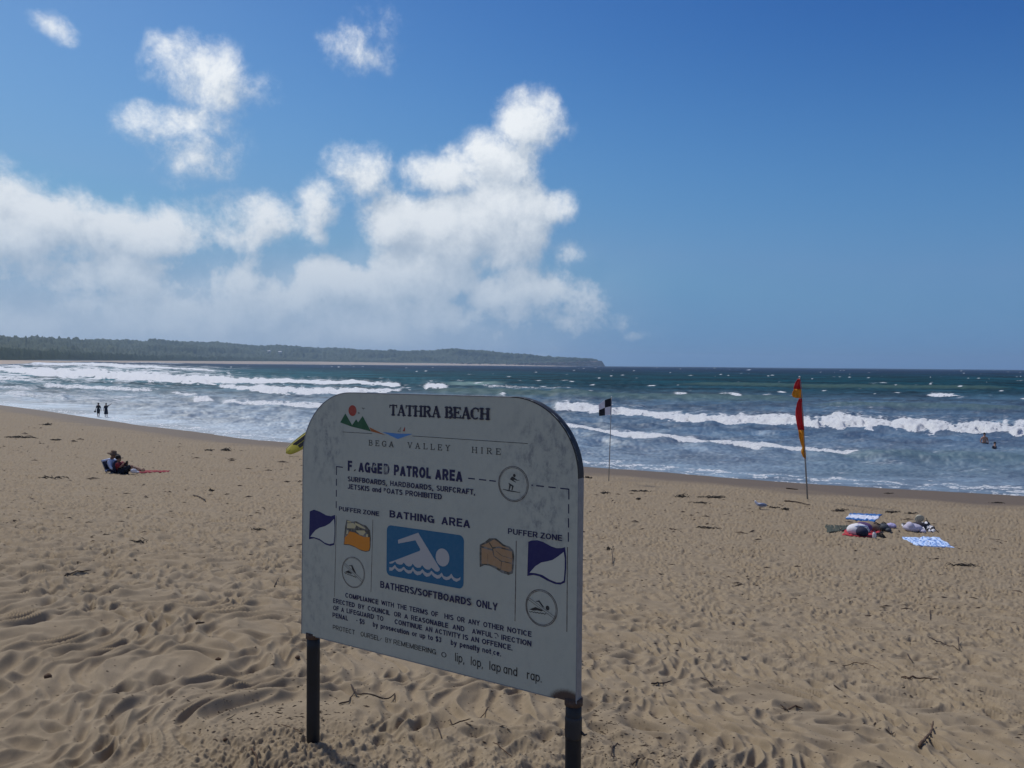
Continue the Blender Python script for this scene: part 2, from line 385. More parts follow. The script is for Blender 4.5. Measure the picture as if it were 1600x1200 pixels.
def build_sand():
    u = columns(1.5)
    dprof = np.geomspace(2.2, 130, 4000); zf = base_z(dprof * 0, dprof); p = (CAMZ - zf) / dprof * F
    p = np.minimum.accumulate(p)
    pp = np.concatenate([np.arange(p[0], 80, -1.0), np.arange(80, p[-1], -1.5)])
    d = np.interp(-pp, -p, dprof)
    d = np.concatenate([np.linspace(.35, 2.15, 26), d, np.geomspace(132, 900, 50)])
    U, D = np.meshgrid(u, d)
    c = 1 / np.sqrt(1 + U * U); blend = sstep(.75, 1.5, np.abs(U)); k = 1 * (1 - blend) + c * blend * 1.2
    X = U * D * k; Y = D * k
    h, wet = sand_h(X, Y); Z = base_z(X, Y) + h
    me = grid_mesh('sand', np.stack([X, Y, Z], -1).reshape(-1, 3), len(u), len(d), {'wet': wet.ravel(), 'scraps': (sstep(5, 12, Y) * (.35 + .65 * sstep(-1.2, 1.0, TD(X * .5, Y * .8)))).ravel()})
    m, t, b = new_mat('sand'); L = t.links.new
    geo = nt(t, 'ShaderNodeNewGeometry'); P = geo.outputs['Position']
    def noise(scale, det=4, rough=.5, vec=P):
        n = nt(t, 'ShaderNodeTexNoise'); n.inputs['Scale'].default_value = scale; n.inputs['Detail'].default_value = det; n.inputs['Roughness'].default_value = rough; L(vec, n.inputs['Vector']); return n
    n1 = noise(1.3, 5); n2 = noise(900, 2); n3 = noise(9, 6, .65)
    cr = nt(t, 'ShaderNodeMix', data_type='RGBA'); L(n1.outputs['Fac'], cr.inputs['Factor']); cr.inputs['A'].default_value = (.256, .196, .122, 1); cr.inputs['B'].default_value = (.286, .230, .158, 1)
    gr = nt(t, 'ShaderNodeMapRange'); L(n2.outputs['Fac'], gr.inputs['Value']); gr.inputs['From Min'].default_value = .25; gr.inputs['From Max'].default_value = .75; gr.inputs['To Min'].default_value = .72; gr.inputs['To Max'].default_value = 1.25
    g3 = nt(t, 'ShaderNodeMapRange'); L(n3.outputs['Fac'], g3.inputs['Value']); g3.inputs['From Min'].default_value = .3; g3.inputs['From Max'].default_value = .7; g3.inputs['To Min'].default_value = .86; g3.inputs['To Max'].default_value = 1.1
    gm = nt(t, 'ShaderNodeMath', operation='MULTIPLY'); L(gr.outputs[0], gm.inputs[0]); L(g3.outputs[0], gm.inputs[1])
    vm = nt(t, 'ShaderNodeVectorMath', operation='SCALE'); L(cr.outputs['Result'], vm.inputs[0]); L(gm.outputs[0], vm.inputs['Scale'])
    # small dark scraps of weed and bark
    stv = nt(t, 'ShaderNodeMapping'); stv.inputs['Scale'].default_value = (1, 1.0, 1); L(P, stv.inputs['Vector'])
    vo = nt(t, 'ShaderNodeTexNoise'); vo.inputs['Scale'].default_value = 6.5; vo.inputs['Detail'].default_value = 3; vo.inputs['Roughness'].default_value = .7; L(stv.outputs[0], vo.inputs['Vector'])
    sp = nt(t, 'ShaderNodeMapRange'); L(vo.outputs['Fac'], sp.inputs['Value']); sp.inputs['From Min'].default_value = .68; sp.inputs['From Max'].default_value = .74; sp.inputs['To Max'].default_value = .6
    mk = nt(t, 'ShaderNodeMix', data_type='RGBA'); L(sp.outputs[0], mk.inputs['Factor']); L(vm.outputs[0], mk.inputs['A']); mk.inputs['B'].default_value = (.10, .07, .045, 1)
    sa = nt(t, 'ShaderNodeAttribute', attribute_name='scraps')
    f1 = noise(11, 4, .62); f2 = nt(t, 'ShaderNodeMapRange'); L(f1.outputs['Fac'], f2.inputs['Value']); f2.inputs['From Min'].default_value = .585; f2.inputs['From Max'].default_value = .68; f2.inputs['To Max'].default_value = .75
    f3 = nt(t, 'ShaderNodeMath', operation='MULTIPLY'); L(f2.outputs[0], f3.inputs[0]); L(sa.outputs['Fac'], f3.inputs[1])
    mk2 = nt(t, 'ShaderNodeMix', data_type='RGBA'); L(f3.outputs[0], mk2.inputs['Factor']); L(mk.outputs['Result'], mk2.inputs['A']); mk2.inputs['B'].default_value = (.085, .06, .042, 1); mk = mk2
    wa = nt(t, 'ShaderNodeAttribute', attribute_name='wet')
    wm = nt(t, 'ShaderNodeMix', data_type='RGBA'); L(wa.outputs['Fac'], wm.inputs['Factor']); L(mk.outputs['Result'], wm.inputs['A']); wm.inputs['B'].default_value = (.140, .102, .066, 1)
    L(wm.outputs['Result'], b.inputs['Base Color'])
    rr = nt(t, 'ShaderNodeMapRange'); L(wa.outputs['Fac'], rr.inputs['Value']); rr.inputs['To Min'].default_value = .95; rr.inputs['To Max'].default_value = .68
    L(rr.outputs[0], b.inputs['Roughness']); b.inputs['Specular IOR Level'].default_value = .25
    nb = noise(260, 3, .6); bp = nt(t, 'ShaderNodeBump'); bp.inputs['Distance'].default_value = .004; bp.inputs['Strength'].default_value = .35
    L(nb.outputs['Fac'], bp.inputs['Height']); L(bp.outputs[0], b.inputs['Normal'])
    o = link_mesh('beach_sand', me, m); tag(o, kind='structure')
    # the bit of beach under and behind the camera
    q = MB(); xs = np.linspace(-60, 60, 61); ys = np.linspace(-60, .6, 41); XX, YY = np.meshgrid(xs, ys)
    ZZ = base_z(XX, YY) - .06
    me2 = grid_mesh('sand_behind', np.stack([XX, YY, ZZ], -1).reshape(-1, 3), 61, 41, {'wet': np.zeros(XX.size)})
    tag(link_mesh('beach_sand_behind', me2, m), kind='structure')
build_sand()

# ------------------------------------------------------------------ sea
# breakers: photo points (x, y of top edge, y of foot), strength; each becomes a raised ridge with foam on the water
BR = [
    ([(860, 626, 640), (900, 626, 643), (960, 635, 648), (1020, 641, 652), (1100, 646, 662), (1200, 648, 664), (1325, 646, 669), (1450, 655, 676), (1600, 661, 683), (1720, 668, 692)], 1.0),
    ([(870, 660, 666), (895, 663, 670), (1000, 676, 683), (1100, 685, 691), (1200, 695, 701), (1300, 702, 707), (1340, 705, 707.5), (1352, 707, 708)], .95),
    ([(340, 625, 628), (360, 624, 630), (420, 627, 633), (500, 630, 637), (620, 634, 641), (700, 640, 646), (760, 644, 648)], .9),
    ([(293, 621, 622), (302, 619, 627), (320, 620, 627), (342, 624, 628)], .95),
    ([(-60, 574, 578), (0, 573, 579), (60, 574, 588), (150, 575, 591), (250, 582, 597), (330, 586, 600), (400, 592, 601), (470, 594, 601), (540, 596, 602), (632, 598, 605)], 1.25),
    ([(335, 601, 604), (370, 601, 609), (430, 603, 615), (500, 605, 617), (560, 604, 617), (600, 606, 613), (634, 608, 610)], 1.0),
    ([(655, 601, 603), (662, 600, 608), (690, 602, 610), (706, 606, 610)], 1.1),
    ([(40, 567, 570), (80, 568, 573), (180, 570, 575), (300, 577, 580), (345, 581, 583)], 1.0),
    ([(150, 566, 568), (245, 567, 569.5), (300, 568.5, 570)], .6),
    ([(60, 600, 604), (80, 598, 606), (140, 602, 608), (210, 606, 611), (245, 608, 610)], .8),
    ([(258, 612, 614), (270, 611, 615), (290, 614, 618), (315, 615.5, 619)], .9),
    ([(0, 612, 618), (30, 610, 619), (70, 614, 621), (110, 620, 625)], .55),
    ([(-60, 588, 593), (0, 589, 594), (30, 591, 595), (60, 594, 597)], .8),
    ([(-60, 600, 606), (0, 602, 607), (40, 604, 609), (70, 607, 610)], .6),
    ([(742, 600, 601), (765, 605, 610), (790, 605, 610), (840, 608, 611), (900, 610, 612)], .55),
    ([(774, 618, 620), (780, 614, 620), (790, 614.5, 620.5), (797, 618, 620.5)], .95),
    ([(1118, 621, 622), (1128, 618, 622), (1150, 618, 622.5), (1166, 621, 623)], .95),
    ([(1046, 619, 620), (1052, 617, 620.5), (1070, 617.5, 621), (1082, 620, 621.5)], .85),
    ([(1442, 620, 621), (1455, 616.5, 622), (1480, 616, 622.5), (1509, 620, 622)], .95),
]
SWELL = [  # unbroken faces: photo points (x, y crest, y foot)
    [(840, 612, 622), (1000, 617, 628), (1100, 618, 632), (1200, 620, 631), (1280, 622, 630)],
    [(1280, 703, 712), (1350, 706, 720), (1450, 708, 726), (1600, 712, 733), (1720, 716, 738)],
    [(640, 606, 612), (700, 608, 619), (780, 609, 622), (860, 612, 622), (940, 614, 622)],
    [(1040, 600, 604), (1150, 600, 606), (1300, 602, 609), (1450, 604, 610), (1600, 604, 611)],
    [(1250, 632, 638), (1400, 632, 643), (1500, 634, 645), (1640, 638, 646)],
]
T1 = Tile(90, 1024, 9, 21, ax=.55, ay=1.0, width=.45); T2 = Tile(37, 1024, 2.2, 22, ax=.6, width=.5); T3 = Tile(17, 1024, .8, 23, ax=.7, width=.5)
N1 = Tile(1, 512, .02, 31, width=.6); N2 = Tile(1, 512, .06, 32, width=.6); N3 = Tile(1, 512, .2, 33, width=.5)

def build_sea():
    u = columns(1.5)
    p = np.concatenate([np.arange(.8, 8, .3), np.arange(8, 235, .5), np.arange(236, 330, 3)])[::-1]
    U, Pp = np.meshgrid(u, p)
    D = CAMZ * F / Pp
    blend = sstep(.75, 1.5, np.abs(U)); k = 1 - blend + blend * 1.2 / np.sqrt(1 + U * U)
    X = U * D * k; Y = D * k
    px = 800 + U * F; hor = 570.3 + .0088 * (px - 800)
    py = hor + Pp                                   # photo position at rest, used to lay the breakers out
    s = shore_s(X, Y)
    Z = np.zeros_like(X); foam = np.zeros_like(X)
    deep = sstep(0, -14, s)
    # free waves, only where the mesh can carry them
    res = D * D / (CAMZ * F) * .5
    lv = np.log(D)
    Z += .09 * T1(X, Y) * deep * sstep(12, 4, res) + .022 * T2(X, Y) * deep * sstep(2.5, .8, res) + .012 * T3(X, Y) * sstep(0, -3, s) * sstep(.8, .3, res)
    jit = .8 * N2(px / 1000, lv * .5) + .35 * N1(px / 900, lv * .8)
    for pts, st in BR:
        a = np.array(pts, float); xs = a[:, 0]
        inside = (px > xs[0]) & (px < xs[-1])
        T_ = np.interp(px, xs, a[:, 2] - a[:, 1]); y1 = np.interp(px, xs, a[:, 2])
        y1 = y1 + jit * .09 * T_
        Tf = T_ * (1 + .16 * N1(px / 1100, 0 * px + .37) + .16 * N2(px / 1500, 0 * px + .11)); T_ = T_ * (1 + .07 * N2(px / 2600, 0 * px + .11))
        edge = sstep(xs[0], xs[0] + 14, px) * sstep(xs[-1], xs[-1] - 14, px)
        h = np.clip(.42 * T_ * edge, 0, 40); rise = .45 * T_
        q = (y1 - py)                               # px behind the foot
        prof = sstep(0, 1, q / np.maximum(rise * .55, .8)) * np.exp(-np.clip(q - rise * .55, 0, None) / (T_ * .9 + 1))
        Z += inside * (q > -1) * prof * h * D / F * (1 + (.16 * N2(px / 1900, lv * .6) + .09 * N1(px / 900, lv * .5)) * sstep(T_ * 1.3, T_ * .6, q))
        thick = .64 * Tf + .8
        f = sstep(-.6, .6, q) * sstep(thick * 1.25, thick * .5, q) * edge * (.98 - .22 * np.clip(q / thick, 0, 1) + .12 * N1(px / 300, lv * 8))
        lace = sstep(-.5, .5, q) * sstep(thick * 3.6, thick * .6, q) * .36 * edge
        foam = np.maximum(foam, inside * np.maximum(f, lace) * st)
    olive = np.zeros_like(X)
    for pts in SWELL:
        a = np.array(pts, float); xs = a[:, 0]; yc = np.interp(px, xs, a[:, 1]); yf = np.interp(px, xs, a[:, 2]); T_ = yf - yc
        edge = sstep(xs[0], xs[0] + 70, px) * sstep(xs[-1], xs[-1] - 70, px)
        q = yf - py
        prof = sstep(0, 1, q / (T_ * .7)) * np.exp(-np.clip(q - T_ * .7, 0, None) / (T_ * 1.3))
        Z += (q > 0) * prof * .38 * T_ * edge * D / F
        olive = np.maximum(olive, sstep(0, .5, q / T_) * sstep(1.0, .6, q / T_) * edge)
    # wash running up the beach
    for (so, w, st) in ((-1.9, .35, .8), (-.12, .22, .75)):
        c = s - so + .55 * N2(X / 55, Y / 55) + .2 * N1(X / 20, Y / 20)
        foam = np.maximum(foam, st * sstep(-w * 2.4, -w * .2, c) * sstep(w, 0, c))
    # lace and streaks left between the breakers
    st1 = N3(X / 60, Y / 22) + .6 * N2(X / 70, Y / 16)
    surf = sstep(0, -3, s) * sstep(-75, -35, s)
    leftz = sstep(600, 150, px) * sstep(6, 20, Pp) * sstep(90, 55, Pp)
    foam = np.maximum(foam, surf * np.clip(.08 + .10 * st1, 0, .34))
    foam = np.maximum(foam, leftz * np.clip(.26 + .20 * st1 , 0, .62))
    band = sstep(560, 150, px) * sstep(4, 8, Pp) * sstep(42, 25, Pp)
    foam = np.maximum(foam, band * np.clip(.45 + .4 * N3(px / 500, lv * 1.1) + .3 * N2(px / 900, lv * 1.6), 0, 1))
    # whitecaps
    r = np.random.default_rng(5)
    for k in range(260):
        yy = 2.5 + 45 * r.random() ** 1.7; xx = r.uniform(-60, 1680)
        if xx < 560 and yy > 24: continue
        w = (1.2 + yy * .13) * r.uniform(.35, 1.5) * (1.8 if r.random() < .12 else 1); hh = .45 + yy * .018
        i0 = np.searchsorted(-p, -(yy + hh * 2.5)); i1 = np.searchsorted(-p, -(yy - hh * 2.5))
        j0 = np.searchsorted(u, (xx - w * 2 - 800) / F); j1 = np.searchsorted(u, (xx + w * 2 - 800) / F)
        sl = (slice(max(i0, 0), i1 + 1), slice(j0, j1 + 1))
        q = ((px[sl] - xx) / w) ** 2 + ((Pp[sl] - yy + .06 * (px[sl] - xx)) / hh) ** 2
        foam[sl] = np.maximum(foam[sl], np.exp(-q) * r.uniform(.35, .95))
    # colour of the water itself: sandy and aerated inshore, green over the bar, navy outside, with swell shading painted in
    def C(*c): return np.array(c)[None, None, :]
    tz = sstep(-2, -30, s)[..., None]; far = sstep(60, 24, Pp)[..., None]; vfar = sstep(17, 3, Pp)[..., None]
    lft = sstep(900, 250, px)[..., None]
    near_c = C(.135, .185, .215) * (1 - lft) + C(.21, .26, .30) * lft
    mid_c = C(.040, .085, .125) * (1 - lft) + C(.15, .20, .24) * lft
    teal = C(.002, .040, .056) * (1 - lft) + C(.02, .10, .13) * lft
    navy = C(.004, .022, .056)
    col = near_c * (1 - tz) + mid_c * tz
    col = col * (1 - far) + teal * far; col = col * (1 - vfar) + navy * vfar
    sw = np.clip(1 + .22 * N3(px / 1700, lv * .9) + .16 * N2(px / 1500, lv * 1.3) + .10 * N1(px / 900, lv * 1.8), .45, 1.7)[..., None]  # light and dark sides of distant swells, painted into the water colour
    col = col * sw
    gz = (sstep(1150, 1350, px) * sstep(699, 712, py) * sstep(758, 735, py))[..., None]; col = col * (1 - .5 * gz) + C(.07, .13, .135) * .5 * gz
    ol = olive[..., None]; col = col * (1 - .75 * ol) + C(.062, .115, .095) * .75 * ol
    pale = (sstep(680, 720, px) * sstep(800, 760, px) * sstep(597, 600, py) * sstep(606, 603, py))[..., None]; col = col * (1 - .6 * pale) + C(.25, .38, .34) * .6 * pale
    # keep the water film flush with the sand at the edge
    Z *= sstep(.3, -5, s) * .98 + .02
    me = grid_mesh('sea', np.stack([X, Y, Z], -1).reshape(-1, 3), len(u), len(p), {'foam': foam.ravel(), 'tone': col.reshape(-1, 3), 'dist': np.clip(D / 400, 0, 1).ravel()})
    m, t, b = new_mat('sea_water'); L = t.links.new
    geo = nt(t, 'ShaderNodeNewGeometry'); P = geo.outputs['Position']
    fa = nt(t, 'ShaderNodeAttribute', attribute_name='foam'); ta = nt(t, 'ShaderNodeAttribute', attribute_name='tone'); da = nt(t, 'ShaderNodeAttribute', attribute_name='dist')
    mp = nt(t, 'ShaderNodeMapping'); mp.inputs['Rotation'].default_value = (0, 0, .35); mp.inputs['Scale'].default_value = (.28, 1.3, 1); L(P, mp.inputs['Vector'])
    def noise(scale, det=4, rough=.55, vec=None):
        n = nt(t, 'ShaderNodeTexNoise'); n.inputs['Scale'].default_value = scale; n.inputs['Detail'].default_value = det; n.inputs['Roughness'].default_value = rough; L(vec or mp.outputs[0], n.inputs['Vector']); return n
    n1 = noise(1.5, 8, .72)
    na = nt(t, 'ShaderNodeMath', operation='MULTIPLY_ADD'); L(n1.outputs['Fac'], na.inputs[0]); na.inputs[1].default_value = 2.0; na.inputs[2].default_value = -1.0
    ad = nt(t, 'ShaderNodeMath', operation='ADD'); L(na.outputs[0], ad.inputs[0]); L(fa.outputs['Fac'], ad.inputs[1])
    fm = nt(t, 'ShaderNodeMapRange', interpolation_type='SMOOTHSTEP'); L(ad.outputs[0], fm.inputs['Value']); fm.inputs['From Min'].default_value = .32; fm.inputs['From Max'].default_value = .78
    n4 = noise(.8, 5, .6)
    tr = nt(t, 'ShaderNodeMapRange'); L(n4.outputs['Fac'], tr.inputs['Value']); tr.inputs['From Min'].default_value = .3; tr.inputs['From Max'].default_value = .7; tr.inputs['To Min'].default_value = .75; tr.inputs['To Max'].default_value = 1.25
    ts = nt(t, 'ShaderNodeVectorMath', operation='SCALE'); L(ta.outputs['Color'], ts.inputs[0]); L(tr.outputs[0], ts.inputs['Scale'])
    L(ts.outputs[0], b.inputs['Base Color'])
    t.nodes.remove(b)
    bd = nt(t, 'ShaderNodeBsdfDiffuse'); L(ts.outputs[0], bd.inputs['Color']); bg_ = nt(t, 'ShaderNodeBsdfGlossy'); bg_.inputs['Roughness'].default_value = .42; bg_.inputs['Color'].default_value = (.9, .95, 1, 1)
    sl = nt(t, 'ShaderNodeMapRange', interpolation_type='SMOOTHSTEP'); L(da.outputs['Fac'], sl.inputs['Value']); sl.inputs['From Min'].default_value = .08; sl.inputs['From Max'].default_value = .5; sl.inputs['To Min'].default_value = .28; sl.inputs['To Max'].default_value = .045
    b = nt(t, 'ShaderNodeMixShader'); L(sl.outputs[0], b.inputs[0]); L(bd.outputs[0], b.inputs[1]); L(bg_.outputs[0], b.inputs[2])
    n5 = noise(2.2, 6, .6); bp = nt(t, 'ShaderNodeBump'); bp.inputs['Strength'].default_value = .8; bp.inputs['Distance'].default_value = .07; L(n5.outputs['Fac'], bp.inputs['Height']); L(bp.outputs[0], bd.inputs['Normal']); bp2 = nt(t, 'ShaderNodeBump'); bp2.inputs['Strength'].default_value = .5; bp2.inputs['Distance'].default_value = .03; L(n5.outputs['Fac'], bp2.inputs['Height']); L(bp2.outputs[0], bg_.inputs['Normal'])
    fo = nt(t, 'ShaderNodeBsdfPrincipled'); n6 = noise(4, 6, .7)
    fc = nt(t, 'ShaderNodeMix', data_type='RGBA'); L(n6.outputs['Fac'], fc.inputs['Factor']); fc.inputs['A'].default_value = (.74, .79, .83, 1); fc.inputs['B'].default_value = (.98, .99, .99, 1)
    L(fc.outputs['Result'], fo.inputs['Base Color']); fo.inputs['Roughness'].default_value = .9
    nz_ = nt(t, 'ShaderNodeVectorMath', operation='MULTIPLY_ADD'); L(geo.outputs['Normal'], nz_.inputs[0]); nz_.inputs[1].default_value = (.3, .3, .3); nz_.inputs[2].default_value = (0, 0, .75)
    nn_ = nt(t, 'ShaderNodeVectorMath', operation='NORMALIZE'); L(nz_.outputs[0], nn_.inputs[0])      # froth scatters light from all round, not just along its slope
    bf = nt(t, 'ShaderNodeBump'); L(nn_.outputs[0], bf.inputs['Normal']); bf.inputs['Strength'].default_value = .9; bf.inputs['Distance'].default_value = .22; L(n6.outputs['Fac'], bf.inputs['Height']); L(bf.outputs[0], fo.inputs['Normal'])
    ft = nt(t, 'ShaderNodeBsdfTranslucent'); L(fc.outputs['Result'], ft.inputs['Color']); fx = nt(t, 'ShaderNodeMixShader'); fx.inputs[0].default_value = .12; L(fo.outputs[0], fx.inputs[1]); L(ft.outputs[0], fx.inputs[2])
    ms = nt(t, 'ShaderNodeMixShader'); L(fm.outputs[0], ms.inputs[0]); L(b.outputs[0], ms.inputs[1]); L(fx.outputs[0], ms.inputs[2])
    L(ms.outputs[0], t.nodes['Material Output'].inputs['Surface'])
    tag(link_mesh('sea', me, m), kind='structure')
build_sea()

# ------------------------------------------------------------------ far shore: beach, wooded hills, headland
def build_far():
    u = np.arange(-1000, 945, 1.25)                 # photo x of each column
    D0 = np.interp(u, [-1000, 0, 100, 250, 500, 700, 945], [700, 1120, 1450, 2300, 3600, 4200, 4700])
    ridge = np.interp(u, [-1000, -300, 0, 90, 160, 250, 300, 340, 400, 440, 500, 560, 620, 680, 706, 760, 800, 820, 850, 870, 900, 925, 933, 938, 945],
                      [512, 520, 524.5, 526, 528, 531.5, 532, 533, 538.5, 538, 542, 544.5, 547, 547, 545, 548.5, 553, 553, 556.5, 557.5, 558.8, 559.5, 561.5, 566, 570.5])
    hor = 570.3 + .0088 * (u - 800)
    depth = np.interp(u, [-1000, 400, 700, 945], [1500, 1400, 700, 60])
    nv = 46; v = np.linspace(0, 1, nv)
    ca = Tile(1, 1024, .012, 41, width=.5); cb = Tile(1, 1024, .05, 42, width=.6); cc_ = Tile(1, 1024, .15, 43, width=.5)
    def surf(kind):
        X = []; Y = []; Z = []
        for t in v:
            if kind == 'forest':
                D = D0 + 60 + depth * t
                z0 = np.interp(u, [0, 500, 700, 945], [6.5, 12, 12, 2])          # dune foot
                low = np.interp(u, [-1000, 0, 400, 560, 700], [20, 17, 12, 8, 0])   # coastal strip canopy, in front of the hills
                zt = CAMZ + (hor - ridge) * (D0 + 60 + depth) / F - np.interp(u, [0, 500, 900], [14, 10, 5])
                lo = z0 + low * sstep(0, .05, t)
                w = sstep(.12, 1.0, t) ** .75 if t > .12 else 0
                w = np.interp(u, [0, 500, 760], [0, 0, 1]) * (sstep(-.05, .55, t) - w) + w
                hump = cc_(u / 1200, 0 * u + t * .7) * .10 + cb(u / 1500, 0 * u + t) * .035
                z = lo + (zt - lo) * np.clip(w + hump * math.sin(math.pi * t), 0, 1.02)
                z = z + (2.5 * ca(u / 700, 0 * u + t * 1.7) + 2 * cb(u / 600, 0 * u + t * 3)) * min(1, t * 12) * np.interp(u, [860, 940], [1, .4])
            x = (u - 800) / F * D
            X.append(x); Y.append(D); Z.append(z)
        return np.stack([np.array(X), np.array(Y), np.array(Z)], -1)
    Pf = surf('forest')
    m, t, b = new_mat('forest'); L = t.links.new
    geo = nt(t, 'ShaderNodeNewGeometry')
    n1 = nt(t, 'ShaderNodeTexNoise'); n1.inputs['Scale'].default_value = .06; n1.inputs['Detail'].default_value = 5; L(geo.outputs['Position'], n1.inputs['Vector'])
    n2 = nt(t, 'ShaderNodeTexNoise'); n2.inputs['Scale'].default_value = .006; n2.inputs['Detail'].default_value = 4; L(geo.outputs['Position'], n2.inputs['Vector'])
    ad = nt(t, 'ShaderNodeMath', operation='ADD'); L(n1.outputs['Fac'], ad.inputs[0]); L(n2.outputs['Fac'], ad.inputs[1])
    mr = nt(t, 'ShaderNodeMapRange'); L(ad.outputs[0], mr.inputs['Value']); mr.inputs['From Min'].default_value = .7; mr.inputs['From Max'].default_value = 1.3
    mc = nt(t, 'ShaderNodeMix', data_type='RGBA'); L(mr.outputs[0], mc.inputs['Factor']); mc.inputs['A'].default_value = (.030, .045, .028, 1); mc.inputs['B'].default_value = (.095, .115, .075, 1)
    sc_ = nt(t, 'ShaderNodeAttribute', attribute_name='scrub'); ms_ = nt(t, 'ShaderNodeMix', data_type='RGBA'); L(sc_.outputs['Fac'], ms_.inputs['Factor']); L(mc.outputs['Result'], ms_.inputs['A']); ms_.inputs['B'].default_value = (.022, .036, .016, 1)
    L(ms_.outputs['Result'], b.inputs['Base Color']); b.inputs['Roughness'].default_value = .95; b.inputs['Specular IOR Level'].default_value = .1
    bp = nt(t, 'ShaderNodeBump'); bp.inputs['Distance'].default_value = 6; bp.inputs['Strength'].default_value = .9; L(n1.outputs['Fac'], bp.inputs['Height']); L(bp.outputs[0], b.inputs['Normal'])
    VV, UU = np.meshgrid(v, u, indexing='ij'); me = grid_mesh('forest', Pf.reshape(-1, 3), len(u), nv, {'scrub': (sstep(.16, .09, VV) * sstep(620, 300, UU)).ravel()})
    tag(link_mesh('forest', me, m), kind='stuff')
    # rock cliffs under the wood on the headland, and the land body below
    us = np.arange(-1000, 946, 2.5); D = np.interp(us, u, D0); Pc = []
    topz = np.interp(us, u, Pf[3, :, 2]); 
    cliff = np.interp(us, [690, 700, 730, 760, 800, 860, 940, 945], [0, 5, 9, 5, 6, 16, 30, 2])
    nz = np.random.default_rng(3)
    ck = Tile(1, 512, .02, 51, width=.7)
    for k in range(10):
        t_ = k / 9
        jag = ck(us / 300, 0 * us + t_ * .3) * 9 * sstep(690, 730, us)
        off_ = 58 - 22 * (1 - t_) + jag
        z = -1 + (cliff + 7 + 3 * ck(us / 200, 0 * us + .5)) * t_ * np.where(us > 700, 1, .0) + np.where(us > 700, 0, t_ * 7)
        Pc.append(np.stack([(us - 800) / F * (D + off_), D + off_, z], -1))
    rock = simple_mat('cliff_rock', (.27, .20, .17), .95, .35, .03)
    me = grid_mesh('cliffs', np.array(Pc).reshape(-1, 3), len(us), 10)
    tag(link_mesh('headland_cliffs', me, rock), kind='structure')
    # far beach
    us = np.arange(-1000, 905, 5.); D = np.interp(us, u, D0); rows = []
    top = np.interp(us, [-1000, 0, 100, 500, 780, 905], [6.2, 6.4, 6.6, 13, 11, 4])
    for t_, zz in ((-.3, -1.0), (0, .0), (.3, .35), (.7, .75), (1, 1.0), (1.5, 1.05)):
        rows.append(np.stack([(us - 800) / F * (D + 62 * t_), D + 62 * t_, (top * zz if zz > 0 else zz + 0 * us)], -1))
    sm = simple_mat('far_sand', (.50, .40, .30), .95, .08, .05)
    me = grid_mesh('far_beach', np.array(rows).reshape(-1, 3), len(us), 6)
    tag(link_mesh('far_beach', me, sm), kind='structure')
    # inland ground so that nothing is open behind the hills
    q = MB(); q.face([(-9000, 6500, -2), (900, 6500, -2), (900, 5000, -2), (-9000, 1200, -2)])
    return Pf, u, D0, depth
FARP, FARU, FARD, FARDEP = build_far()

# two pale houses among the trees of the far hill
hw = simple_mat('house_wall', (.62, .60, .56), .8, .05); hr = simple_mat('house_roof', (.55, .57, .60), .6, .05); hg = simple_mat('house_glass', (.05, .06, .07), .2, .05)
for (px, iv, wd, lab) in ((420, 22, 13, 'pale house on the wooded far hill, the higher of the two'), (437, 13, 15, 'pale house near the foot of the wooded far hill')):
    k = int(np.argmin(abs(FARU - px))); b0 = Vector(FARP[iv, k]); b0.z += 2
    e = empty('house', b0, lab, 'house', 'pale houses on the far hill')
    q = MB(); q.box(b0 + Vector((0, 0, 2.5)), (wd, 9, 7)); q.build('wall', hw, e)
    q = MB(); h = wd / 2 + .6
    q.face([b0 + Vector(c) for c in ((-h, -5.2, 6), (h, -5.2, 6), (h, 0, 9), (-h, 0, 9))]); q.face([b0 + Vector(c) for c in ((h, 5.2, 6), (-h, 5.2, 6), (-h, 0, 9), (h, 0, 9))])
    q.face([b0 + Vector(c) for c in ((h, -5.2, 6), (h, 5.2, 6), (h, 0, 9))]); q.face([b0 + Vector(c) for c in ((-h, 5.2, 6), (-h, -5.2, 6), (-h, 0, 9))]); q.build('roof', hr, e)
    for sx in (-1, 1):
        q = MB(); q.box(b0 + Vector((sx * wd * .25, -4.55, 3.2)), (2.4, .12, 1.8)); q.build('window', hg, e)

# ------------------------------------------------------------------ haze
hzb = MB(); hzb.box((0, 4200, (-6 + 150) / 2), (26000, 11500, 156))
hm_, ht, _b = new_mat('haze'); ht.nodes.remove(_b)
pv = nt(ht, 'ShaderNodeVolumePrincipled'); pv.inputs['Density'].default_value = 0.0001; pv.inputs['Color'].default_value = (.52, .74, 1, 1); pv.inputs['Anisotropy'].default_value = .3
ht.links.new(pv.outputs[0], ht.nodes['Material Output'].inputs['Volume'])
USE_HAZE = True
if USE_HAZE:
    ho = hzb.build('haze', hm_); tag(ho, kind='stuff')

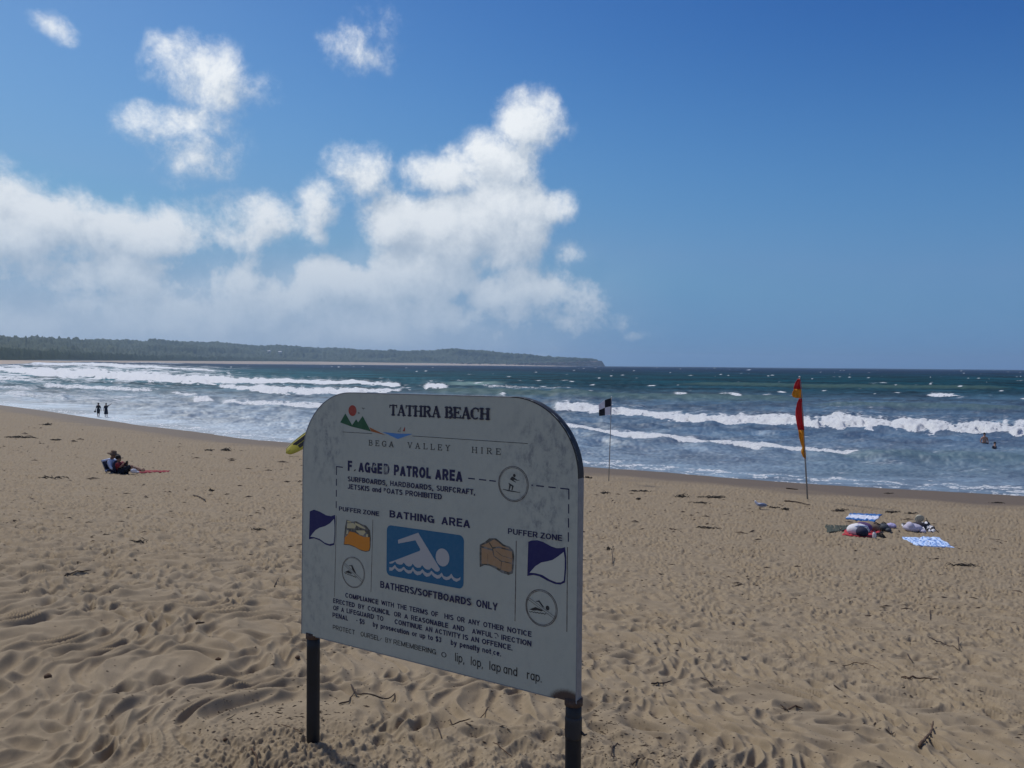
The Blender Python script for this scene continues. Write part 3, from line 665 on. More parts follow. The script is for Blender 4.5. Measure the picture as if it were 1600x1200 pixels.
# ------------------------------------------------------------------ the notice board
SO = np.array([-0.858744, 3.273235, CAMZ - 1.114790]); SE = np.array([0.845364, -0.534153, 0.006333]); SU = np.array([0.001919, 0.014891, 0.999887])
SN = np.cross(SE, SU); SW, SHT = 1.277, 1.0
def sg(u, v, n=0.0): return tuple(SO + SE * u + SU * v + SN * n)
SHP = {
    'flagL_out': [(0.043,0.5096),(0.0681,0.5186),(0.1,0.5136),(0.1361,0.5027),(0.1628,0.5016),(0.1856,0.5093),(0.1872,0.4855),(0.1865,0.431),(0.1831,0.389),(0.1598,0.3813),(0.133,0.3845),(0.1014,0.3969),(0.0695,0.402),(0.0398,0.3946),(0.0415,0.4472)],
    'flagL_in': [(0.1805,0.4928),(0.1587,0.4729),(0.1321,0.4587),(0.1008,0.4488),(0.0782,0.4366),(0.0602,0.4198),(0.0489,0.4061),(0.0695,0.4069),(0.1013,0.4034),(0.1285,0.3921),(0.1553,0.3888),(0.1795,0.3956),(0.1835,0.4307),(0.1835,0.4627)],
    'flagR_out': [(1.0864,0.5095),(1.0996,0.5153),(1.1221,0.5186),(1.1446,0.5155),(1.1742,0.5049),(1.1962,0.5009),(1.2143,0.5035),(1.228,0.5083),(1.2327,0.4778),(1.2332,0.4399),(1.2295,0.3918),(1.2123,0.3822),(1.1905,0.3813),(1.161,0.3882),(1.1311,0.3984),(1.1086,0.3994),(1.084,0.3927),(1.0852,0.4523)],
    'flagR_in': [(1.2235,0.4919),(1.2038,0.4757),(1.1822,0.4601),(1.1602,0.4524),(1.138,0.4456),(1.1157,0.4303),(1.0934,0.4054),(1.116,0.4069),(1.1422,0.4048),(1.172,0.393),(1.1977,0.3877),(1.214,0.3901),(1.2247,0.3974),(1.2278,0.4391),(1.2274,0.4708)],
    'or_out': [(0.2479,0.4966),(0.2758,0.4917),(0.3012,0.4959),(0.3266,0.4877),(0.3516,0.4841),(0.3725,0.4678),(0.3762,0.4372),(0.3746,0.4029),(0.3702,0.3875),(0.3529,0.3822),(0.3278,0.3834),(0.294,0.393),(0.2641,0.3976),(0.2341,0.3955),(0.2361,0.4367),(0.2409,0.469)],
    'or_low': [(0.2402,0.4261),(0.253,0.4355),(0.2656,0.4521),(0.2933,0.4511),(0.3145,0.4441),(0.3397,0.4392),(0.3708,0.4412),(0.3725,0.4027),(0.3673,0.3896),(0.3487,0.3848),(0.3194,0.388),(0.2855,0.3979),(0.2598,0.4011),(0.2375,0.3984)],
    'or_p1': [(0.2524,0.4829),(0.2844,0.4879),(0.2993,0.4785),(0.2931,0.4668),(0.2505,0.4637)],
    'or_p2': [(0.2928,0.4903),(0.3182,0.4852),(0.3476,0.4744),(0.3477,0.4697),(0.3183,0.4743),(0.2929,0.4825)],
    'or_p3': [(0.2974,0.4594),(0.3436,0.4646),(0.3499,0.4575),(0.3355,0.4434),(0.3187,0.4461)],
    'or_p4': [(0.2523,0.4939),(0.2758,0.4917),(0.2716,0.4881),(0.2524,0.486)],
    'or_p5': [(0.2592,0.4551),(0.2506,0.4558),(0.2465,0.4379),(0.2572,0.4423)],
    'or_p6': [(0.3521,0.45),(0.3624,0.4527),(0.3625,0.4412),(0.3501,0.4404)],
    'br_out': [(0.8872,0.4756),(0.9075,0.4865),(0.9276,0.5024),(0.9557,0.5056),(0.9758,0.4947),(0.9878,0.4878),(1.0114,0.484),(1.0272,0.4727),(1.0313,0.4518),(1.0298,0.4186),(1.0262,0.3934),(1.0087,0.3853),(0.9811,0.3887),(0.9571,0.3987),(0.9288,0.4066),(0.9085,0.4062),(0.8882,0.396),(0.8868,0.4433)],
    'br_in': [(0.8954,0.4732),(0.9237,0.4868),(0.9478,0.5014),(0.9679,0.492),(0.9839,0.4823),(1.0076,0.4786),(1.0214,0.4671),(1.0236,0.4442),(1.0211,0.4009),(1.0086,0.3959),(0.981,0.3987),(0.9529,0.4082),(0.9247,0.4128),(0.8962,0.409)],
    'cr1': [(0.8955,0.4688),(0.9442,0.4634)],
    'cr2': [(0.9278,0.4872),(0.9421,0.4705),(0.9464,0.4476)],
    'cr3': [(0.9441,0.4707),(0.9681,0.4764),(1.0194,0.4708)],
    'cr4': [(0.9465,0.4442),(0.9766,0.4297),(1.02,0.4272)],
    'cr5': [(0.9806,0.4286),(0.9762,0.398)],
    'cr6': [(0.9563,0.4622),(0.9803,0.4486),(1.0217,0.4433)],
    'cr7': [(0.9222,0.4478),(0.9226,0.4142)],
    'sf_head': [(1.0276,0.7295)],
    'sf_torso': [(1.0186,0.726),(1.0277,0.7228),(1.0334,0.7194),(1.0403,0.7151),(1.0493,0.7162),(1.0482,0.7142),(1.0392,0.7128),(1.029,0.7152),(1.0244,0.7139),(1.0359,0.7071),(1.0347,0.7061),(1.0245,0.7091),(1.0176,0.7118),(1.0096,0.7156)],
    'sf_legs': [(1.0041,0.7032),(1.0155,0.6988),(1.0258,0.6938),(1.0204,0.678),(1.0169,0.6777),(1.0191,0.6904),(1.0145,0.6942),(1.009,0.678),(1.0048,0.6786),(1.0076,0.6952)],
    'sf_board': [(0.9814,0.6799),(1.052,0.674),(1.0516,0.6724),(1.0044,0.6737),(0.9814,0.6783)],
    'sw_body': [(0.513,0.4477),(0.6101,0.4861),(0.7129,0.3661),(0.7102,0.359),(0.7019,0.3538),(0.692,0.3542),(0.6734,0.3652),(0.665,0.3568),(0.6536,0.3552),(0.6421,0.3586),(0.6304,0.3684),(0.6219,0.3581),(0.6074,0.3555),(0.5957,0.3591),(0.5853,0.368),(0.5781,0.3579),(0.5663,0.3547),(0.5545,0.357),(0.5424,0.3662),(0.5336,0.3577),(0.5216,0.3556),(0.5081,0.3577),(0.5004,0.3653),(0.4884,0.3562),(0.4732,0.3523),(0.4716,0.3582),(0.4928,0.3661),(0.5004,0.3695),(0.6182,0.4196),(0.621,0.4263),(0.5974,0.4565),(0.5147,0.4344)],
    'sw_wave': [(0.4719,0.3388),(0.4856,0.3395),(0.4991,0.3518),(0.5083,0.3426),(0.5188,0.339),(0.5308,0.3415),(0.5426,0.3508),(0.5546,0.3421),(0.5665,0.3395),(0.5783,0.343),(0.5869,0.3557),(0.5958,0.3454),(0.6076,0.3414),(0.622,0.3445),(0.632,0.3539),(0.6422,0.3455),(0.6538,0.3417),(0.6651,0.3449),(0.6736,0.3539),(0.6879,0.3447),(0.702,0.341),(0.7118,0.3447),(0.7209,0.3533),(0.73,0.3417),(0.7439,0.3403),(0.7549,0.3452),(0.7644,0.3554),(0.7755,0.3437),(0.7879,0.3411),(0.7987,0.3437),(0.8054,0.3502),(0.8042,0.339),(0.788,0.3296),(0.7743,0.3325),(0.7646,0.341),(0.7551,0.333),(0.7413,0.3288),(0.7301,0.3316),(0.7211,0.3404),(0.712,0.3313),(0.6994,0.3283),(0.6852,0.333),(0.6737,0.3415),(0.6653,0.3325),(0.6511,0.3282),(0.641,0.3324),(0.6322,0.3414),(0.6222,0.332),(0.6077,0.3277),(0.596,0.3317),(0.5871,0.3419),(0.5784,0.3309),(0.5637,0.3277),(0.5518,0.3324),(0.5428,0.3404),(0.5309,0.3307),(0.519,0.3283),(0.5084,0.3322),(0.4992,0.3391),(0.4857,0.3279),(0.472,0.326)],
    'nr_arm': [(1.1172,0.312),(1.1322,0.3176),(1.1529,0.2951),(1.1436,0.2984),(1.1304,0.3109)],
    'nr_body': [(1.0931,0.2804),(1.1175,0.2926),(1.1475,0.2862),(1.142,0.282),(1.1251,0.2825),(1.1101,0.2793)],
    'nr_head': [(1.1644,0.297)],
    'nr_wave': [(1.0932,0.2733),(1.1064,0.2735),(1.1587,0.2758)],
    'nr_sl': [(1.0899,0.3175),(1.1938,0.2682)],
    'nl_arm': [(0.2578,0.3158),(0.2809,0.3214),(0.3016,0.2903),(0.2931,0.2922),(0.2802,0.3046),(0.2758,0.3157)],
    'nl_body': [(0.2397,0.2879),(0.2611,0.2979),(0.2804,0.2889),(0.274,0.2858)],
    'nl_wave': [(0.2397,0.2848),(0.3018,0.2762)],
    'nl_sl': [(0.2384,0.3211),(0.3355,0.2654)],
}

def rounded(u0, v0, u1, v1, r, seg=20, corners=(1, 1, 1, 1)):
    out = []
    for (cx, cy, a0, on) in ((u1, v0, -90, corners[0]), (u1, v1, 0, corners[1]), (u0, v1, 90, corners[2]), (u0, v0, 180, corners[3])):
        if not on: out.append((cx, cy)); continue
        px = cx - r if cx == u1 else cx + r; py = cy - r if cy == v1 else cy + r
        for k in range(seg + 1):
            a = math.radians(a0 + 90 * k / seg); out.append((px + r * math.cos(a), py + r * math.sin(a)))
    return out
def paint(name, r, g, b, wear=.25):
    m, t, bs = new_mat(name)
    geo = nt(t, 'ShaderNodeNewGeometry'); n = nt(t, 'ShaderNodeTexNoise'); n.inputs['Scale'].default_value = 55; n.inputs['Detail'].default_value = 6; t.links.new(geo.outputs['Position'], n.inputs['Vector'])
    mr = nt(t, 'ShaderNodeMapRange'); t.links.new(n.outputs['Fac'], mr.inputs['Value']); mr.inputs['From Min'].default_value = .45; mr.inputs['From Max'].default_value = .75; mr.inputs['To Max'].default_value = wear
    mi = nt(t, 'ShaderNodeMix', data_type='RGBA'); t.links.new(mr.outputs[0], mi.inputs['Factor']); mi.inputs['A'].default_value = (r, g, b, 1); mi.inputs['B'].default_value = (.4, .42, .42, 1)
    t.links.new(mi.outputs['Result'], bs.inputs['Base Color']); bs.inputs['Roughness'].default_value = .6
    return m
# panel paint: weathered white with mould and rust where the board has them
pm_, t, b = new_mat('weathered_white_paint'); L = t.links.new
geo = nt(t, 'ShaderNodeNewGeometry'); P_ = geo.outputs['Position']
def suv(vec, axis):
    s = nt(t, 'ShaderNodeVectorMath', operation='SUBTRACT'); L(vec, s.inputs[0]); s.inputs[1].default_value = SO
    d = nt(t, 'ShaderNodeVectorMath', operation='DOT_PRODUCT'); L(s.outputs[0], d.inputs[0]); d.inputs[1].default_value = axis; return d.outputs['Value']
us_, vs_ = suv(P_, SE), suv(P_, SU)
cb_ = nt(t, 'ShaderNodeCombineXYZ'); L(us_, cb_.inputs[0]); L(vs_, cb_.inputs[1])
def snoise(scale, det, rough=.6, st=(1, 1, 1)):
    mp = nt(t, 'ShaderNodeMapping'); mp.inputs['Scale'].default_value = st; L(cb_.outputs[0], mp.inputs['Vector'])
    n = nt(t, 'ShaderNodeTexNoise'); n.inputs['Scale'].default_value = scale; n.inputs['Detail'].default_value = det; n.inputs['Roughness'].default_value = rough; L(mp.outputs[0], n.inputs['Vector']); return n.outputs['Fac']
def spot(u, v, ru, rv):
    a = nt(t, 'ShaderNodeVectorMath', operation='SUBTRACT'); L(cb_.outputs[0], a.inputs[0]); a.inputs[1].default_value = (u, v, 0)
    m = nt(t, 'ShaderNodeVectorMath', operation='MULTIPLY'); L(a.outputs[0], m.inputs[0]); m.inputs[1].default_value = (1 / ru, 1 / rv, 0)
    l = nt(t, 'ShaderNodeVectorMath', operation='LENGTH'); L(m.outputs[0], l.inputs[0])
    r = nt(t, 'ShaderNodeMapRange', interpolation_type='SMOOTHSTEP'); L(l.outputs['Value'], r.inputs['Value']); r.inputs['From Min'].default_value = 1; r.inputs['From Max'].default_value = 0; return r.outputs[0]
def mth(op, a, b_, c=None):
    m = nt(t, 'ShaderNodeMath', operation=op)
    for k, x in enumerate((a, b_, c)):
        if x is None: continue
        if isinstance(x, (int, float)): m.inputs[k].default_value = x
        else: L(x, m.inputs[k])
    return m.outputs[0]
def rng_(x, a, b_, lo=0, hi=1):
    r = nt(t, 'ShaderNodeMapRange', interpolation_type='SMOOTHSTEP'); L(x, r.inputs['Value']); r.inputs['From Min'].default_value = a; r.inputs['From Max'].default_value = b_; r.inputs['To Min'].default_value = lo; r.inputs['To Max'].default_value = hi; return r.outputs[0]
streak = snoise(26, 8, .70, (1.25, .75, 1)); fine = snoise(130, 5, .7); broad = snoise(3.2, 4)
region = mth('MAXIMUM', spot(1.16, .80, .26, .26), mth('MAXIMUM', spot(.13, .80, .17, .25), mth('MAXIMUM', spot(1.14, .60, .16, .2), mth('MULTIPLY', spot(.06, .2, .14, .4), .6))))
mould = mth('MULTIPLY', region, rng_(streak, .42, .72)); mould = mth('MULTIPLY', mould, .95)
specks = mth('MULTIPLY', rng_(fine, .66, .70), mth('MAXIMUM', mth('MULTIPLY', region, .9), .12))
dirt = mth('ADD', mould, specks); dirt = mth('ADD', dirt, mth('MULTIPLY', rng_(streak, .42, .85), .20)); dirt = mth('MINIMUM', dirt, 1.0)
m1 = nt(t, 'ShaderNodeMix', data_type='RGBA'); L(broad, m1.inputs['Factor']); m1.inputs['A'].default_value = (.375, .40, .345, 1); m1.inputs['B'].default_value = (.45, .47, .395, 1)
m2 = nt(t, 'ShaderNodeMix', data_type='RGBA'); L(dirt, m2.inputs['Factor']); L(m1.outputs['Result'], m2.inputs['A']); m2.inputs['B'].default_value = (.16, .18, .19, 1)
rust = mth('MULTIPLY', mth('MAXIMUM', spot(1.245, -.015, .115, .085), spot(.045, -.03, .06, .055)), 1.0); rust = rng_(mth('ADD', rust, mth('MULTIPLY', fine, .25)), .28, .62)
m3 = nt(t, 'ShaderNodeMix', data_type='RGBA'); L(rust, m3.inputs['Factor']); L(m2.outputs['Result'], m3.inputs['A']); m3.inputs['B'].default_value = (.07, .045, .035, 1)
L(m3.outputs['Result'], b.inputs['Base Color']); b.inputs['Roughness'].default_value = .55
bp = nt(t, 'ShaderNodeBump'); bp.inputs['Distance'].default_value = .002; bp.inputs['Strength'].default_value = .4; L(fine, bp.inputs['Height']); L(bp.outputs[0], b.inputs['Normal'])

M_ink = paint('navy_print', .005, .006, .055, .04); M_ink2 = paint('dark_navy_print', .006, .006, .028, .08); M_blk = paint('black_print', .015, .015, .016, .15)
M_flag = paint('blue_flag_print', .003, .004, .085, .02); M_white = paint('white_print', .47, .49, .42, .1); M_box = paint('blue_square_print', .010, .115, .225, .04); M_sw = paint('pale_swimmer_print', .42, .42, .41, .2)
M_or = paint('orange_print', .62, .22, .015, .03); M_pale = paint('faded_yellow_print', .52, .45, .24, .3); M_tan = paint('faded_brown_print', .36, .22, .11, .1); M_brk = paint('peeled_edge', .07, .065, .05, .5)
M_red = paint('red_print', .33, .04, .02, .1); M_grn = paint('green_print', .01, .085, .03, .05); M_brn = paint('brown_print', .33, .10, .02, .05); M_lbl = paint('light_blue_print', .07, .22, .50, .1); M_rng = paint('brown_ring_print', .07, .05, .045, .5)
M_post = simple_mat('dark_painted_pipe', (.009, .011, .015), .55, .5, 14, .002, spec=.4); M_rust = simple_mat('rusty_steel', (.075, .048, .036), .9, .5, 60, .002)
M_rim = simple_mat('dark_rubber_rim', (.02, .021, .024), .6, .3, 30); M_alu = simple_mat('grey_metal_edge', (.20, .215, .23), .45, .2, 40, .001)
_gz = float(ground_z(SO[0] + .03, SO[1]))
sign = empty('beach_sign', (float(SO[0] + SE[0] * .046), float(SO[1] + SE[1] * .046), _gz), 'white beach notice board with rounded top corners on two dark posts', 'sign')
def prism(pts, n0, n1, name, mat, parent, bevel=True):
    q = MB(); N = len(pts); q.face([sg(u, v, n1) for u, v in pts]); q.face([sg(u, v, n0) for u, v in pts[::-1]])
    for k in range(N):
        a, c = pts[k], pts[(k + 1) % N]; q.face([sg(*a, n0), sg(*c, n0), sg(*c, n1), sg(*a, n1)])
    return q.build(name, mat, parent)
OUT = rounded(0, 0, SW, SHT, .262, 26, (0, 1, 1, 0))
prism([(min(max(u, .003), SW - .003), min(max(v, .003), SHT - .003)) for u, v in OUT], -.004, .001, 'panel', pm_, sign)
prism([(min(max(u, .006), SW - .006), min(max(v, .006), SHT - .006)) for u, v in OUT], -.030, -.026, 'back_panel', M_alu, sign)
def band(pts, name, mat):
    q = MB()
    for a, c in zip(pts[:-1], pts[1:]):
        ca = np.array([SW / 2, .45]); ia = np.array(a) + (ca - a) / np.linalg.norm(ca - a) * .004; ic = np.array(c) + (ca - c) / np.linalg.norm(ca - c) * .004
        q.face([sg(*a, .002), sg(*c, .002), sg(*c, -.033), sg(*a, -.033)]); q.face([sg(*ia, .002), sg(*ic, .002), sg(*c, .002), sg(*a, .002)]); q.face([sg(*ia, -.033), sg(*a, -.033), sg(*c, -.033), sg(*ic, -.033)]); q.face([sg(*ic, .002), sg(*ia, .002), sg(*ia, -.033), sg(*ic, -.033)])
    return q.build(name, mat, sign)
arcR = [p for p in OUT if p[0] > SW - .29 and p[1] > SHT - .263]; arcL = [p for p in OUT if p[0] < .29 and p[1] > SHT - .263]
o_ = band(arcR, 'rim', M_rim); o_['label'] = 'dark curved rim on the upper right corner'
band(arcL, 'rim', M_alu)
band([(arcR[-1][0], SHT), (arcL[0][0], SHT)], 'rim', M_alu)
band([(SW, 0), (SW, SHT - .262)], 'side_edge', M_alu); band([(0, SHT - .262), (0, 0)], 'side_edge', M_alu)
band([(.08, 0), (SW - .08, 0)], 'bottom_edge', M_alu)
for (uc, br) in ((.046, 0), (1.2545, 1)):
    top = SO + SE * uc + SN * (-.0335 + .012) + SU * (-.002); bot = np.array([top[0], top[1], float(ground_z(top[0], top[1])) - .35])
    q = MB(); n = 14; q.tube([top + (bot - top) * k / n for k in range(n + 1)], [.0268] * (n + 1), 20); q.build('post', M_post, sign, True)
    q = MB(); c = top - np.array([0, 0, .012]); q.tube([top + np.array([0, 0, .012]), c], .0305, 20); q.build('bracket', M_rust, sign, True)
    if br:
        q = MB()
        q.tube([top + np.array([0, 0, z_]) for z_ in (-.05, -.056, -.075, -.10, -.118, -.123)], [.0270, .0288, .0282, .0290, .0284, .0270], 20)
        c = top + np.array([.024, -.010, -.10]); q.tube([c, c + np.array([.012, -.004, -.008]), c + np.array([.02, -.005, -.004])], [.006, .004, .002], 6)
        q.build('tape_binding', M_rim, sign, True)

_lv = [0]
def decal(polys, mat, name, lv=1, label=None, parent=sign):
    q = MB()
    for k, p in enumerate(polys): q.face([sg(u, v, .0012 + lv * .0004 + k * .00002) for u, v in p])
    o = q.build(name, mat, parent)
    if label: o['label'] = label
    return o
def stroke(pts, w):
    out = []
    for a, c in zip(pts[:-1], pts[1:]):
        a = np.array(a, float); c = np.array(c, float); d = (c - a) / (np.linalg.norm(c - a) + 1e-9); n = np.array([-d[1], d[0]]) * w / 2; a = a - d * w * .15; c = c + d * w * .15
        out.append([tuple(a - n), tuple(c - n), tuple(c + n), tuple(a + n)])
    return out
def ell(cu, cv, ru, rv, n=28): return [(cu + ru * math.cos(2 * math.pi * k / n), cv + rv * math.sin(2 * math.pi * k / n)) for k in range(n)]
def ring(cu, cv, r, w, n=44):
    out = []
    for k in range(n):
        a, c = 2 * math.pi * k / n, 2 * math.pi * (k + 1) / n
        out.append([(cu + (r - w) * math.cos(a), cv + (r - w) * math.sin(a)), (cu + r * math.cos(a), cv + r * math.sin(a)), (cu + r * math.cos(c), cv + r * math.sin(c)), (cu + (r - w) * math.cos(c), cv + (r - w) * math.sin(c))])
    return out
# serif capitals built stroke by stroke (unit cap height)
def arc(cx, cy, rx, ry, a0, a1, n=10): return [(cx + rx * math.cos(math.radians(a0 + (a1 - a0) * k / n)), cy + ry * math.sin(math.radians(a0 + (a1 - a0) * k / n))) for k in range(n + 1)]
def serif(ch, w, t, s):
    S = []
    def st(x, foot=True, head=True):
        S.append(([(x, 0), (x, 1)], w))
        if foot: S.append(([(x - s, t / 2), (x + s, t / 2)], t))
        if head: S.append(([(x - s, 1 - t / 2), (x + s, 1 - t / 2)], t))
    if ch == 'T': st(.45, True, False); S += [([(.03, 1 - t / 2), (.87, 1 - t / 2)], t), ([(.05, 1), (.04, .72)], t), ([(.85, 1), (.86, .72)], t)]; W = .9
    elif ch == 'A': S += [([(.14, 0), (.47, 1)], t * 1.25), ([(.46, 1), (.80, 0)], w), ([(.26, .33), (.66, .33)], t), ([(.0, t / 2), (.3, t / 2)], t), ([(.62, t / 2), (.98, t / 2)], t)]; W = .96
    elif ch == 'H': st(.2); st(.82); S.append(([(.2, .5), (.82, .5)], t)); W = 1.02
    elif ch == 'R': st(.2); S += [([(.2, 1 - t / 2), (.52, 1 - t / 2)], t), (arc(.52, .74, .24, .26 - t / 2, 90, -90), w * .8), ([(.2, .5), (.52, .5)], t), ([(.5, .5), (.8, .04)], w), ([(.76, t / 2), (.98, t / 2)], t)]; W = .96
    elif ch == 'B': st(.2); S += [([(.2, 1 - t / 2), (.5, 1 - t / 2)], t), (arc(.5, .76, .2, .24 - t / 2, 90, -90), w * .8), ([(.2, .52), (.52, .52)], t), (arc(.52, .27, .25, .27 - t / 2, 90, -90), w * .9), ([(.2, t / 2), (.52, t / 2)], t)]; W = .86
    elif ch == 'E': st(.2); S += [([(.2, 1 - t / 2), (.76, 1 - t / 2)], t), ([(.2, .52), (.58, .52)], t), ([(.2, t / 2), (.78, t / 2)], t), ([(.75, 1), (.76, .76)], t), ([(.58, .64), (.58, .4)], t), ([(.77, 0), (.79, .26)], t)]; W = .86
    elif ch in 'CG':
        S += [(arc(.48, .5, .38, .47, 55, 145, 8), t * 1.3), (arc(.46, .5, .36, .46, 145, 215, 8), w), (arc(.48, .5, .38, .47, 215, 310, 8), t * 1.3), ([(.76, .96), (.77, .68)], t)]
        if ch == 'G': S += [([(.76, .08), (.76, .45)], w), ([(.58, .45), (.9, .45)], t)]
        W = .9
    elif ch == 'V': S += [([(.16, 1), (.46, 0)], w), ([(.80, 1), (.47, 0)], t * 1.2), ([(.0, 1 - t / 2), (.32, 1 - t / 2)], t), ([(.66, 1 - t / 2), (.96, 1 - t / 2)], t)]; W = .94
    elif ch == 'L': st(.2); S += [([(.2, t / 2), (.76, t / 2)], t), ([(.76, 0), (.78, .28)], t)]; W = .8
    elif ch == 'I': st(.2); W = .4
    elif ch == 'Y': S += [([(.45, 0), (.45, .5)], w), ([(.16, 1), (.45, .48)], w), ([(.76, 1), (.46, .48)], t * 1.2), ([(.0, 1 - t / 2), (.3, 1 - t / 2)], t), ([(.62, 1 - t / 2), (.92, 1 - t / 2)], t), ([(.28, t / 2), (.62, t / 2)], t)]; W = .92
    else: W = .5
    return S, W
def stxt(body, u0, v0, u1, cap, mat, w, t, s, gap):
    x = 0; polys = []
    for ch in body:
        if ch == ' ': x += .45; continue
        S, W = serif(ch, w, t, s)
        for pts, ww in S: polys += [[(px + x, py) for px, py in p] for p in stroke(pts, ww)]
        x += W + gap
    x -= gap; k = (u1 - u0) / x
    decal([[(u0 + a * k, v0 + c * cap) for a, c in p] for p in polys], mat, 'lettering')
